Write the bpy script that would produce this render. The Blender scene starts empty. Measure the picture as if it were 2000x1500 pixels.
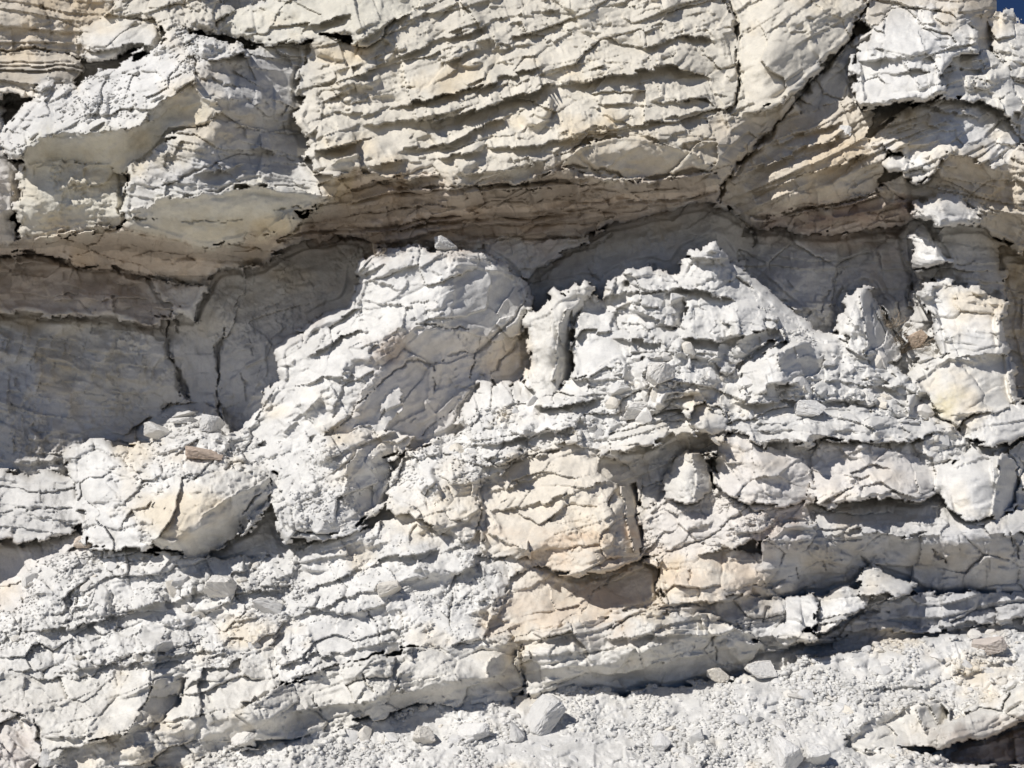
import bpy, math, time
import numpy as np
from mathutils import Vector
T0 = time.time()
scene = bpy.context.scene

# ------------------------------------------------------------------ camera, sky, sun, exposure
CAM_D, CAM_H, PITCH, HFOV = 6.93, 1.6, math.radians(12.0), math.radians(60.0)
cam_data = bpy.data.cameras.new('camera')
cam = bpy.data.objects.new('camera', cam_data)
scene.collection.objects.link(cam)
cam.location = (0, -CAM_D, CAM_H)
cam.rotation_euler = (math.pi / 2 + PITCH, 0, 0)
cam_data.sensor_fit = 'HORIZONTAL'
cam_data.angle = HFOV
cam_data.clip_end = 8000
scene.camera = cam

SUN = Vector((-0.55, -0.50, 0.67)).normalized()          # towards the sun
sun_el = math.asin(SUN.z)
sun_az = math.atan2(SUN.x, SUN.y)                        # clockwise from +Y
world = bpy.data.worlds.new('World')
scene.world = world
world.use_nodes = True
wn = world.node_tree.nodes
wl = world.node_tree.links
wn.clear()
sky = wn.new('ShaderNodeTexSky')
sky.sky_type = 'NISHITA'
sky.sun_disc = False
sky.sun_elevation = sun_el
sky.sun_rotation = sun_az
sky.altitude = 2200
sky.air_density = 0.5
sky.dust_density = 0.0
sky.ozone_density = 9.0
bg = wn.new('ShaderNodeBackground')
bg.inputs['Strength'].default_value = 0.08
wo = wn.new('ShaderNodeOutputWorld')
wl.new(sky.outputs[0], bg.inputs[0])
wl.new(bg.outputs[0], wo.inputs[0])

sun_data = bpy.data.lights.new('sun', 'SUN')
sun_data.energy = 4.7
sun_data.angle = math.radians(0.53)
sun_data.color = (1.0, 0.97, 0.93)
sun_ob = bpy.data.objects.new('sun', sun_data)
scene.collection.objects.link(sun_ob)
sun_ob.rotation_euler = SUN.to_track_quat('Z', 'Y').to_euler()
sun_ob.location = (-6, -6, 12)

scene.view_settings.view_transform = 'Standard'
scene.view_settings.look = 'None'
scene.view_settings.exposure = -0.1
scene.view_settings.gamma = 1.0
scene.view_settings.use_curve_mapping = False
scene.cycles.max_bounces = 6
scene.cycles.diffuse_bounces = 4

# ------------------------------------------------------------------ rock survey: a grid of sight lines over the face
# u, v are survey coordinates (2000 x 1500 over the face); d is how far a point stands out of the plane y = 0
STEP = 2.05
U0, U1, V0, V1 = -210.0, 2210.0, -160.0, 1660.0
NU = int((U1 - U0) / STEP) + 1
NV = int((V1 - V0) / STEP) + 1
ug = (U0 + STEP * np.arange(NU)).astype(np.float32)
vg = (V0 + STEP * np.arange(NV)).astype(np.float32)
U, V = np.meshgrid(ug, vg)
FPX = 1000.0 / math.tan(HFOV / 2)
MPP = 244.0                                              # survey units in a metre of rock, about

def world_xyz(u, v, d):
    u = np.asarray(u, np.float64); v = np.asarray(v, np.float64); d = np.asarray(d, np.float64)
    rx = (u - 1000) / FPX
    ry0 = -(v - 750) / FPX
    cy, sy = math.cos(PITCH), math.sin(PITCH)
    fy = cy - ry0 * sy
    fz = sy + ry0 * cy
    t = (CAM_D - d) / fy
    return np.stack([rx * t, -CAM_D + fy * t, CAM_H + fz * t], -1)

# ------------------------------------------------------------------ noise
def hsh(i, j, s):
    h = (i.astype(np.int64) * 374761393 + j.astype(np.int64) * 668265263 + int(s) * 974711 + 1274126177) & 0xFFFFFFFF
    h = ((h ^ (h >> 13)) * 1103515245) & 0xFFFFFFFF
    h = ((h ^ (h >> 16)) * 2246822519) & 0xFFFFFFFF
    h = h ^ (h >> 15)
    return (h & 0xFFFFFF).astype(np.float32) / np.float32(0xFFFFFF)

_TAB = np.random.RandomState(7).rand(256, 256).astype(np.float32)
def vnoise(x, y, s):
    x = x + s * 17.31; y = y + s * 9.77
    xi = np.floor(x); yi = np.floor(y)
    fx = (x - xi).astype(np.float32); fy = (y - yi).astype(np.float32)
    fx = fx * fx * fx * (fx * (fx * 6 - 15) + 10); fy = fy * fy * fy * (fy * (fy * 6 - 15) + 10)
    xi = xi.astype(np.int32); yi = yi.astype(np.int32)
    x0 = xi & 255; x1 = (xi + 1) & 255; y0 = yi & 255; y1 = (yi + 1) & 255
    a = _TAB[y0, x0]; b = _TAB[y0, x1]; c = _TAB[y1, x0]; e = _TAB[y1, x1]
    return (a + (b - a) * fx) * (1 - fy) + (c + (e - c) * fx) * fy

def fbm(x, y, s, octs=4, gain=0.5):                      # about -1 .. 1
    r = np.zeros_like(x, dtype=np.float32); amp = 1.0; tot = 0
    for k in range(octs):
        r += amp * (vnoise(x, y, s + k * 3) * 2 - 1); tot += amp
        x = x * 2.03 + 11.3; y = y * 2.03 - 5.1; amp *= gain
    return r / tot * 1.6

def facets(a, b, ca, cb, seed, jit=0.9):
    """broken-rock cells: per point the cell's random numbers, offset from its centre, and how near the joint is"""
    x = a / ca; y = b / cb
    xi = np.floor(x).astype(np.int32); yi = np.floor(y).astype(np.int32)
    f1 = np.full(x.shape, 9.0, np.float32); f2 = f1.copy()
    bi = np.zeros(x.shape, np.int32); bj = bi.copy()
    bx = np.zeros(x.shape, np.float32); by = bx.copy()
    R1 = np.random.RandomState(seed).rand(256, 256).astype(np.float32)
    R2 = np.random.RandomState(seed + 1).rand(256, 256).astype(np.float32)
    for dj in (-1, 0, 1):
        for di in (-1, 0, 1):
            ci = xi + di; cj = yi + dj
            m0 = cj & 255; m1 = ci & 255
            px = ci + 0.5 + (R1[m0, m1] - 0.5) * jit
            py = cj + 0.5 + (R2[m0, m1] - 0.5) * jit
            ex = (x - px).astype(np.float32); ey = (y - py).astype(np.float32)
            dd = ex * ex + ey * ey
            closer = dd < f1
            f2 = np.where(closer, f1, np.minimum(f2, dd))
            bi = np.where(closer, ci, bi); bj = np.where(closer, cj, bj)
            bx = np.where(closer, ex, bx); by = np.where(closer, ey, by)
            f1 = np.where(closer, dd, f1)
    rs = np.random.RandomState(seed + 2).rand(3, 256, 256).astype(np.float32)
    m0 = bj & 255; m1 = bi & 255
    edge = np.sqrt(f2) - np.sqrt(f1)
    return rs[0][m0, m1], rs[1][m0, m1] - 0.5, rs[2][m0, m1] - 0.5, bx, by, edge, bi * 4096 + bj

def planes(a, b, ca, cb, seed, tilt, off, curve, convex):
    """unbroken faceted relief: every cell owns a tilted, slightly curved face and neighbouring faces meet along an edge"""
    x = a / ca; y = b / cb
    xi = np.floor(x).astype(np.int32); yi = np.floor(y).astype(np.int32)
    R = np.random.RandomState(seed).rand(5, 256, 256).astype(np.float32)
    best = np.full(x.shape, -9.0 if convex else 9.0, np.float32)
    for dj in (-1, 0, 1):
        for di in (-1, 0, 1):
            ci = xi + di; cj = yi + dj
            m = (cj & 255) * 256 + (ci & 255)
            ex = (x - (ci + .5 + (R[0].ravel()[m] - .5) * .95)).astype(np.float32)
            ey = (y - (cj + .5 + (R[1].ravel()[m] - .5) * .95)).astype(np.float32)
            h = (R[2].ravel()[m] - .5) * off + (R[3].ravel()[m] - .5) * tilt * ex + (R[4].ravel()[m] - .5) * tilt * ey
            r2 = curve * (ex * ex + ey * ey)
            best = np.maximum(best, h - r2) if convex else np.minimum(best, h + r2)
    return best + (curve * .3 if convex else -curve * .3)

def rbf(pts, u, v):
    P = np.array(pts, np.float64)
    x, y, z = P[:, 0] / 100, P[:, 1] / 100, P[:, 2]
    n = len(P); c2 = 0.35 ** 2
    K = np.sqrt((x[:, None] - x) ** 2 + (y[:, None] - y) ** 2 + c2)
    A = np.zeros((n + 3, n + 3)); A[:n, :n] = K + np.eye(n) * -0.02
    A[:n, n] = 1; A[:n, n + 1] = x; A[:n, n + 2] = y
    A[n:, :n] = A[:n, n:].T
    A[n + 1, n + 1] = A[n + 2, n + 2] = -0.02
    w = np.linalg.lstsq(A, np.concatenate([z, [0, 0, 0]]), rcond=None)[0].astype(np.float32)
    uu = u / np.float32(100); vv = v / np.float32(100)
    r = w[n] + w[n + 1] * uu + w[n + 2] * vv
    for k in range(n):
        r = r + w[k] * np.sqrt((uu - np.float32(x[k])) ** 2 + (vv - np.float32(y[k])) ** 2 + np.float32(c2))
    return r

def inside(poly, u, v):
    r = np.zeros(u.shape, bool)
    n = len(poly)
    for k in range(n):
        x0, y0 = poly[k]; x1, y1 = poly[(k + 1) % n]
        if y0 == y1: continue
        c = ((y0 > v) != (y1 > v)) & (u < (x1 - x0) * (v - y0) / (y1 - y0) + x0)
        r ^= c
    return r

def seg_dist(poly, u, v, closed=True):
    best = np.full(u.shape, 1e9, np.float32); tt = np.zeros(u.shape, np.float32)
    n = len(poly)
    L = [0.0]
    for k in range(n - (0 if closed else 1)):
        x0, y0 = poly[k]; x1, y1 = poly[(k + 1) % n]
        dx, dy = x1 - x0, y1 - y0; l2 = dx * dx + dy * dy + 1e-6
        t = np.clip(((u - x0) * dx + (v - y0) * dy) / l2, 0, 1)
        q = (u - x0 - t * dx) ** 2 + (v - y0 - t * dy) ** 2
        m = q < best
        best = np.where(m, q, best)
        tt = np.where(m, L[-1] + t * math.sqrt(l2), tt)
        L.append(L[-1] + math.sqrt(l2))
    return np.sqrt(best), tt / max(L[-1], 1e-6)

def window(poly, pad):
    x0 = min(p[0] for p in poly) - pad; x1 = max(p[0] for p in poly) + pad
    y0 = min(p[1] for p in poly) - pad; y1 = max(p[1] for p in poly) + pad
    i0 = max(0, int((x0 - U0) / STEP)); i1 = min(NU, int((x1 - U0) / STEP) + 2)
    j0 = max(0, int((y0 - V0) / STEP)); j1 = min(NV, int((y1 - V0) / STEP) + 2)
    return slice(j0, j1), slice(i0, i1)
# ------------------------------------------------------------------ the rock masses, from the back of the face to the front
# style: f2 f3 f4 = strength of broken facets (coarse, middle, fine), saw = ledge strength, sth = bed thickness
ST = {
    'crumb':  dict(pil=0.10, f2=0.90, f3=1.00, f4=1.0, saw=0.2, sth=34, low=0.05),
    'block':  dict(pil=0.12, f2=0.70, f3=0.55, f4=0.6, saw=0.15, sth=40, low=0.05),
    'beds':   dict(pil=0.1, f2=0.55, f3=0.65, f4=0.8, saw=1.00, sth=30, low=0.04),
    'thin':   dict(pil=0, f2=0.50, f3=0.55, f4=0.7, saw=1.30, sth=13, low=0.03),
    'smooth': dict(pil=0, f2=0.45, f3=0.45, f4=0.75, saw=0.06, sth=40, low=0.05),
    'semi':   dict(pil=0.05, f2=0.65, f3=0.60, f4=0.75, saw=0.45, sth=30, low=0.05),
    'scree':  dict(pil=0.22, f2=0.30, f3=0.70, f4=1.0, saw=0.0, sth=40, low=0.06),
}
TI = {
    'white': (0.70, 0.685, 0.65), 'cream': (0.69, 0.665, 0.61), 'yellow': (0.67, 0.635, 0.54), 'shade_grey': (0.50, 0.495, 0.49), 'beige': (0.66, 0.615, 0.525),  # the dark grey puts shade into the colour of two lower-right beds
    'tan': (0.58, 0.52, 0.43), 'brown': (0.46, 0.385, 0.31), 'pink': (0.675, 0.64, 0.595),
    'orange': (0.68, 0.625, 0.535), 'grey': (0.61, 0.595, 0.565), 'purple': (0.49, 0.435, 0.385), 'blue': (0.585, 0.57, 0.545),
}
MASSES = []
def mass(name, cat, label, poly, pts, style='block', tint='cream', dip=-10, blk=None, rim=10, rdep=0.05, kind=None, group=None, warp=9.0, dz=0.0, **kw):
    st = dict(ST[style], jt=1.0)
    if name in ('boulder', 'rock_spire', 'rock_pillar'): st['saw'] = .05
    st.update(kw)
    MASSES.append(dict(name=name, cat=cat, label=label, poly=poly, pts=[(a, b, c + dz) for a, b, c in pts], st=st, tint=TI[tint], dip=dip, blk=blk, rim=rim, rdep=rdep,
                       kind=kind, group=group, warp=warp, dz=dz, cy=sum(p[1] for p in poly) / len(poly)))

mass('cliff_wall', 'cliff', 'pale recessed back wall of the cliff seen in the gaps between the rock masses',
     [[-400, -400], [2400, -400], [2400, 1900], [-400, 1900]],
     [(-200, 500, -.6), (0, 560, -.5), (200, 640, -.5), (430, 750, -.6), (300, 860, -.5), (0, 860, -.2), (650, 550, -.4), (1000, 470, -.45),
      (1050, 600, -.55), (1300, 480, -.5), (1480, 450, -.6), (1550, 600, -.55), (1700, 550, -.5), (1800, 450, -.45), (2000, 500, -.4), (2200, 600, -.4),
      (1900, 800, -.3), (0, 0, -.8), (1000, 0, -.6), (2000, 60, -.9), (0, 200, -.85), (0, 1200, .4), (560, 1050, .5), (1000, 1100, .7), (1600, 1270, .62),
      (2000, 1240, .55), (2000, 1000, .5), (1000, 1500, 1.1), (0, 1500, 1.1), (2000, 1500, 1.1), (900, 900, .4), (1400, 900, .6), (1500, 1080, .75), (450, 950, .3), (-200, -160, -.8), (2200, -160, -1), (1740, 310, -.25), (1700, 250, -.35), (1510, 672, .38), (1540, 860, .85), (1880, 850, .35), (1900, 880, .6), (1300, 960, .7)],
     'semi', 'grey', kind='structure', rim=0)

# --- upper left
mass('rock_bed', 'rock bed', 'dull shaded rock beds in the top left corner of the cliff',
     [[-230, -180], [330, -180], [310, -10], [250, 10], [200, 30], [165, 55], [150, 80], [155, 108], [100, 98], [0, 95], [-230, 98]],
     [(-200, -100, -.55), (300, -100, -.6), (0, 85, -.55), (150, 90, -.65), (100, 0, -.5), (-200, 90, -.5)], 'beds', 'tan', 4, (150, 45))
mass('rock_bed', 'rock bed', 'brownish lit layered rock bed at the left edge above a dark gap',
     [[-230, 104], [0, 101], [100, 100], [150, 112], [167, 130], [140, 160], [70, 182], [0, 190], [-230, 195]],
     [(-200, 110, -.55), (0, 105, -.52), (100, 110, -.5), (160, 130, -.6), (0, 180, -.32), (100, 165, -.38), (-200, 190, -.35)], 'thin', 'tan', 5, (120, 40))
mass('rock_flank', 'rock', 'smooth pinkish rock wall at the left edge beside the big left overhang',
     [[-230, 215], [0, 212], [15, 300], [45, 330], [45, 400], [20, 430], [40, 475], [-50, 500], [-230, 505]],
     [(0, 215, -.45), (0, 300, -.3), (20, 400, -.2), (0, 470, -.15), (-200, 300, .2), (-200, 480, .45), (-80, 470, .2), (0, 500, -.3)], 'smooth', 'pink', 0, rim=20, rdep=.1)  # its unseen left end is brought forward to shade the cave
mass('rock_lump', 'rock', 'rounded tan rock lump left of the three lumps along the top left ledge',
     [[150, 80], [160, 60], [185, 40], [215, 28], [240, 20], [262, 35], [300, 30], [322, 60], [305, 95], [255, 100], [235, 110], [180, 118], [155, 102]],
     [(155, 80, -.45), (215, 32, -.5), (300, 35, -.45), (235, 85, -.22), (180, 110, -.35), (300, 92, -.3)], 'block', 'cream', -12, (70, 34), 18, .1)
mass('rock_lump', 'rock', 'knobbly pale rock lump in the middle of the top left ledge above the peaked block',
     [[205, 28], [235, 0], [260, -180], [480, -180], [430, -20], [440, 10], [470, 40], [492, 62], [395, 62], [390, 48], [340, 60], [320, 62], [300, 35], [262, 30]],
     [(215, 25, -.4), (300, -100, -.6), (450, -100, -.6), (380, 45, -.15), (320, 58, -.15), (470, 50, -.3), (330, 0, -.3)], 'crumb', 'beige', -15, (60, 36), 18, .1)
mass('rock_ledge', 'rock ledge', 'row of pale tilted slabs at the top edge above the shaded gap',
     [[430, 50], [460, 25], [500, 10], [560, -10], [600, -180], [910, -180], [882, -10], [860, 10], [800, 20], [760, 45], [745, 72], [720, 95], [690, 90], [680, 62],
      [640, 65], [590, 75], [560, 88], [490, 80], [440, 62]],
     [(440, 55, -.3), (500, 15, -.35), (700, -150, -.7), (560, 80, -.12), (640, 62, -.1), (720, 92, .05), (760, 45, -.05), (860, 5, -.25), (600, 20, -.3), (740, 0, -.2), (690, 60, .0)],
     'block', 'yellow', -14, (85, 36), 16, .08)

# --- big left overhang
mass('rock_flank', 'rock', 'large grey shaded bedded side of the left overhang facing right',
     [[370, 100], [440, 104], [480, 96], [560, 86], [606, 82], [595, 150], [590, 190], [606, 260], [622, 326], [668, 340], [690, 352], [655, 388], [600, 378], [500, 366], [400, 376], [330, 394], [255, 430], [238, 412],
      [240, 370], [250, 335], [275, 300], [335, 255], [415, 238], [432, 215], [420, 198], [372, 172]],
     [(378, 110, .2), (480, 100, -.15), (595, 100, -.55), (590, 200, -.5), (606, 300, -.4), (430, 215, .42), (375, 178, .42), (500, 300, .0), (500, 200, .05), (330, 265, .4), (255, 345, .2),
      (262, 420, .28), (400, 365, .36), (550, 340, -.12), (640, 380, .05), (660, 345, .12), (330, 330, .36)], 'semi', 'grey', 7, (150, 42), 4, .02, saw=.35, sth=34, dz=.12)
mass('rock_overhang', 'rock overhang', 'smooth pale lower left belly of the left overhang above the cave',
     [[38, 330], [60, 312], [130, 305], [200, 312], [240, 325], [247, 345], [242, 380], [237, 410], [242, 432], [180, 452], [110, 472], [60, 474], [28, 465], [48, 440], [33, 400]],
     [(50, 330, -.05), (200, 325, .0), (240, 350, -.2), (235, 420, -.05), (60, 460, -.2), (150, 448, -.15), (100, 400, -.02), (190, 400, -.06), (110, 335, -.02)], 'smooth', 'yellow', 0, None, 18, .1, f3=.25, dz=.12)
mass('rock_overhang', 'rock overhang', 'smooth yellowish underside slab below the jagged lit edge of the left overhang',
     [[33, 303], [60, 278], [110, 260], [270, 248], [285, 212], [330, 178], [372, 163], [380, 178], [422, 203], [434, 215], [412, 242], [332, 264], [272, 312], [240, 332], [200, 322], [130, 312], [60, 322]],
     [(35, 303, .12), (110, 265, .28), (280, 240, .4), (370, 170, .44), (427, 215, .4), (240, 325, .02), (130, 312, -.02), (330, 262, .22), (60, 320, -.02)], 'smooth', 'yellow', -20, None, 5, .02, dz=.12)
mass('rock_ledge', 'rock ledge', 'jagged bright crumbling edge along the top of the left overhang',
     [[5, 275], [10, 250], [35, 225], [60, 190], [100, 170], [160, 165], [200, 140], [250, 125], [275, 110], [310, 90], [325, 65], [345, 56], [385, 72], [420, 80], [470, 90], [484, 106],
      [440, 112], [385, 112], [382, 140], [376, 165], [330, 182], [300, 196], [280, 225], [262, 250], [200, 255], [150, 256], [110, 265], [75, 268], [60, 282], [35, 305], [15, 307]],
     [(5, 280, .1), (60, 200, -.1), (60, 275, .22), (200, 150, -.08), (200, 250, .36), (310, 95, -.02), (300, 190, .4), (345, 62, .05), (370, 160, .46), (440, 98, .2), (380, 80, .18)],
     'crumb', 'white', -25, (46, 34), 9, .05, dz=.12)
mass('rock_overhang', 'rock overhang', 'smooth lens-shaped pale underside at the bottom of the left overhang',
     [[243, 437], [270, 410], [330, 390], [400, 375], [500, 364], [600, 374], [648, 385], [600, 407], [562, 414], [582, 430], [540, 457], [500, 464], [430, 482], [390, 489], [330, 472], [260, 454]],
     [(250, 440, .3), (330, 392, .48), (500, 367, .5), (640, 386, .1), (390, 485, .12), (500, 460, .08), (430, 430, .34), (580, 425, .15)], 'smooth', 'yellow', -6, None, 8, .04, dz=.12)

# --- brown shaly band under the overhangs
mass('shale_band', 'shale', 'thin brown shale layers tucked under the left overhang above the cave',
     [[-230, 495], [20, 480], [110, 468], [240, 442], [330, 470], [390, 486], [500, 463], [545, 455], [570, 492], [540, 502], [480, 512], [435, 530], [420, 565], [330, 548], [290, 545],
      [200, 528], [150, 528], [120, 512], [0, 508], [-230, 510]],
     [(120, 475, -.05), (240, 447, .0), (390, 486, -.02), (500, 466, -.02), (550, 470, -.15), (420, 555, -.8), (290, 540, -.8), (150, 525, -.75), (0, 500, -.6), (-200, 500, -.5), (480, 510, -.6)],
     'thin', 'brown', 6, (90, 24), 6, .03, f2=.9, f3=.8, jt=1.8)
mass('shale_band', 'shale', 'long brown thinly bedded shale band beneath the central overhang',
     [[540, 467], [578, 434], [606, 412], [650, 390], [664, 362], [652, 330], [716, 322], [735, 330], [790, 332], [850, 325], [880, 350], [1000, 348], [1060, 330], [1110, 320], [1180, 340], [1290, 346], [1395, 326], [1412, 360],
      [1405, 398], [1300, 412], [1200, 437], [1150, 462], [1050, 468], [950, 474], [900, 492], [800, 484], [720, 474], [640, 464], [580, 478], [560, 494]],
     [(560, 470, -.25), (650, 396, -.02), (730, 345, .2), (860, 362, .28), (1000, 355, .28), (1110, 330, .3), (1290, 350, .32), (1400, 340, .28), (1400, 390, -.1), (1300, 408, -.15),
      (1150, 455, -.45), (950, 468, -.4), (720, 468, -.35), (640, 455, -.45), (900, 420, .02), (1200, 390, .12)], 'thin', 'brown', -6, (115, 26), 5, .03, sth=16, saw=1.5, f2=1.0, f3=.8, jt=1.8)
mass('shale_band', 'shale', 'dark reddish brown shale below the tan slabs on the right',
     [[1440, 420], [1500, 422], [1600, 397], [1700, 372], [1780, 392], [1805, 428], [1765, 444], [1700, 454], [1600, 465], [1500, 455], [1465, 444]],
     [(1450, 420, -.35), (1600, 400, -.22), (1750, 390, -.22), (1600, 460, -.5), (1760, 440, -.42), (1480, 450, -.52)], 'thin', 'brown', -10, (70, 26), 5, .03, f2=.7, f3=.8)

# --- cave and recess walls
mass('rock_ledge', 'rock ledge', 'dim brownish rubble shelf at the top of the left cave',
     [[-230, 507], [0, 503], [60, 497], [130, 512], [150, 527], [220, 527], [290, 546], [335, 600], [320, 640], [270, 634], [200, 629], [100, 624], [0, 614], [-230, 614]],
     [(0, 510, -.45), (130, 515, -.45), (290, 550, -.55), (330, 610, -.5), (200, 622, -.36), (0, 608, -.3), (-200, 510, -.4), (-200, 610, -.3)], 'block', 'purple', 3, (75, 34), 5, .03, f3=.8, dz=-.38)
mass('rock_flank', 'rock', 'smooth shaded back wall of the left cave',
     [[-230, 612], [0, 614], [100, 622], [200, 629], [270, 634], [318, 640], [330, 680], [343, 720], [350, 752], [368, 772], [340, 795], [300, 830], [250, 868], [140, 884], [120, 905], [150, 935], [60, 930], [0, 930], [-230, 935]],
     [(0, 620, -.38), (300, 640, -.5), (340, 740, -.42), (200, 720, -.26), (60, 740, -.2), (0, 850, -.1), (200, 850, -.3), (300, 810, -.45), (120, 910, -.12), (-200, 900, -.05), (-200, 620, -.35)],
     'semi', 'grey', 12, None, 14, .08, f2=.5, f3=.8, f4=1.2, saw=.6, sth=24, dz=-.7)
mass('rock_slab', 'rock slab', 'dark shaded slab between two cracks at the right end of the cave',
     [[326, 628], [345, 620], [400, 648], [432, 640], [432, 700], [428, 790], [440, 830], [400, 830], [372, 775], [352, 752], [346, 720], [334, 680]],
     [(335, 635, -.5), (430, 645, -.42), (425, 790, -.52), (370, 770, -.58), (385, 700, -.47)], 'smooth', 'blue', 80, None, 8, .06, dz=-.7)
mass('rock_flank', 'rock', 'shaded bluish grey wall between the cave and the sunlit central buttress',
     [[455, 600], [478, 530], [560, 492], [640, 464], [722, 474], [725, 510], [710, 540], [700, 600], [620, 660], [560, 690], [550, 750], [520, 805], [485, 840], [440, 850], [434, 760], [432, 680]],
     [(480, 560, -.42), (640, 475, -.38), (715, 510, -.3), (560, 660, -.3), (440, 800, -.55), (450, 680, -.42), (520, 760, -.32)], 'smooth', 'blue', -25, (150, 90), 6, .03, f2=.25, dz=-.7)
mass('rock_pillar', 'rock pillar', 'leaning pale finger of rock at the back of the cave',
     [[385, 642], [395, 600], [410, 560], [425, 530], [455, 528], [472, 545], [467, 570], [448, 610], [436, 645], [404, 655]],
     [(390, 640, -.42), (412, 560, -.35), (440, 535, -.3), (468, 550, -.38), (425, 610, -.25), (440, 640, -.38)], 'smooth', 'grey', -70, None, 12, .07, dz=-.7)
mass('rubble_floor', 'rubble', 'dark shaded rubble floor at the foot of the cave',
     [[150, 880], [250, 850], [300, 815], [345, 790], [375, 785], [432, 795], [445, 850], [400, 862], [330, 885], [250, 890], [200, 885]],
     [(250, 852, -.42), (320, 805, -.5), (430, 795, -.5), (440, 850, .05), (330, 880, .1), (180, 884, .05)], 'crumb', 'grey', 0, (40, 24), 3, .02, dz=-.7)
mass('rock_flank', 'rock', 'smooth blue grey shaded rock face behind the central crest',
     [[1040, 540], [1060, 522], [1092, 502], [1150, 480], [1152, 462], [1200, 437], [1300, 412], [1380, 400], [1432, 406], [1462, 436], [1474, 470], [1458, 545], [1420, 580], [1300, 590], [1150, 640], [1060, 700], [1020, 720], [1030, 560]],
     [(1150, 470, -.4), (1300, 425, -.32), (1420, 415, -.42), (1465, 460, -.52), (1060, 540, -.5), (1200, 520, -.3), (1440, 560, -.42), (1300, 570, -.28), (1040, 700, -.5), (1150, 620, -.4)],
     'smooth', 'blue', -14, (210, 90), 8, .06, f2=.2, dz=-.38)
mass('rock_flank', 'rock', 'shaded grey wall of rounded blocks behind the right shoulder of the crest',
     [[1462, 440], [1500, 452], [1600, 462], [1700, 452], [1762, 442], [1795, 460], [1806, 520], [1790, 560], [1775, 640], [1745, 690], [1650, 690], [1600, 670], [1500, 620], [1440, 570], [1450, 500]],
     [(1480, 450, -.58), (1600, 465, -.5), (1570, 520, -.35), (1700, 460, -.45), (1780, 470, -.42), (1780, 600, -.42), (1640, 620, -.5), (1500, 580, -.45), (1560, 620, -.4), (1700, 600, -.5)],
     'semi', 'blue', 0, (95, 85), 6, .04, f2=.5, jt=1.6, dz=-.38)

# --- central overhang and right-hand summit
mass('rock_overhang', 'rock overhang', 'broad pale central overhang of crumbling tilted beds',
     [[602, 86], [625, 73], [690, 92], [720, 93], [745, 70], [762, 43], [800, 20], [862, 8], [885, -12], [905, -180], [1440, -180], [1415, 0], [1424, 22], [1440, 44], [1437, 105], [1443, 147], [1437, 196],
      [1424, 218], [1385, 232], [1402, 290], [1397, 332], [1290, 352], [1180, 347], [1110, 327], [1060, 337], [1000, 354], [860, 364], [855, 335], [790, 345], [720, 337], [612, 334], [598, 300], [610, 270],
      [590, 240], [582, 215], [605, 182], [575, 187], [590, 140], [605, 115]],
     [(600, 100, -.2), (590, 180, .02), (612, 330, .3), (720, 335, .34), (860, 360, .42), (1000, 350, .42), (1180, 343, .45), (1395, 330, .36), (1440, 150, .08), (1430, 0, -.15), (1000, -160, -.6),
      (1430, -160, -.6), (900, 0, -.3), (760, 60, -.2), (700, 200, .1), (900, 200, .15), (1200, 130, .12), (1200, 250, .32), (1000, 100, -.05), (1250, 300, .45), (1400, 230, .32)],
     'beds', 'beige', -16, (150, 58), 8, .06, f2=.85, f3=.9, f4=1.0, saw=.42, sth=40)
mass('rock_lump', 'rock', 'smooth bulging rock lobe between the vertical crack and the diagonal crack',
     [[1415, 0], [1440, -180], [1760, -180], [1698, 20], [1681, 36], [1652, 80], [1618, 122], [1582, 168], [1560, 192], [1510, 212], [1468, 226], [1430, 218], [1440, 196], [1445, 147], [1439, 105], [1442, 44], [1426, 22]],
     [(1440, 60, -.15), (1442, 190, .12), (1490, 205, .4), (1540, 100, .22), (1600, 140, .12), (1680, 30, -.25), (1550, 0, -.08), (1500, -160, -.5), (1740, -160, -.6), (1490, 100, .22), (1550, 180, .28)],
     'semi', 'beige', -30, (120, 80), 12, .08, f2=.5, f3=.5)
mass('rock_ledge', 'rock ledge', 'knuckle of tan rock below the bulging lobe where the two cracks meet',
     [[1383, 234], [1424, 218], [1468, 226], [1510, 211], [1562, 190], [1602, 180], [1592, 216], [1522, 242], [1482, 278], [1442, 318], [1412, 360], [1397, 332], [1402, 290]],
     [(1390, 240, .3), (1468, 228, .1), (1560, 195, .0), (1595, 190, -.1), (1480, 275, .05), (1412, 355, .15), (1400, 320, .38), (1430, 270, .28)], 'block', 'tan', -30, (60, 45), 7, .04)
mass('rock_flank', 'rock', 'grey jointed blocks in shade beside the diagonal crack',
     [[1560, 194], [1586, 170], [1622, 124], [1658, 78], [1702, 58], [1702, 100], [1690, 140], [1680, 208], [1640, 204], [1600, 217], [1570, 232]],
     [(1565, 205, -.25), (1600, 170, -.3), (1660, 90, -.4), (1700, 70, -.35), (1675, 200, -.22), (1600, 215, -.22)], 'semi', 'grey', -40, (48, 40), 4, .03, jt=1.7)
mass('rock_slab', 'rock slab', 'sloping tan slabs in thin beds right of the diagonal crack',
     [[1412, 364], [1442, 323], [1482, 283], [1522, 244], [1592, 217], [1650, 196], [1680, 208], [1700, 225], [1690, 262], [1722, 270], [1730, 300], [1720, 340], [1712, 372], [1600, 398], [1500, 424], [1450, 422], [1407, 397]],
     [(1412, 364, -.15), (1480, 290, -.15), (1590, 220, -.18), (1660, 202, -.15), (1710, 300, .0), (1700, 365, -.12), (1550, 330, .03), (1450, 408, -.3), (1600, 390, -.22), (1640, 290, .02)],
     'thin', 'tan', -24, (150, 32), 5, .04, sth=26, saw=1.1)
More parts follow.
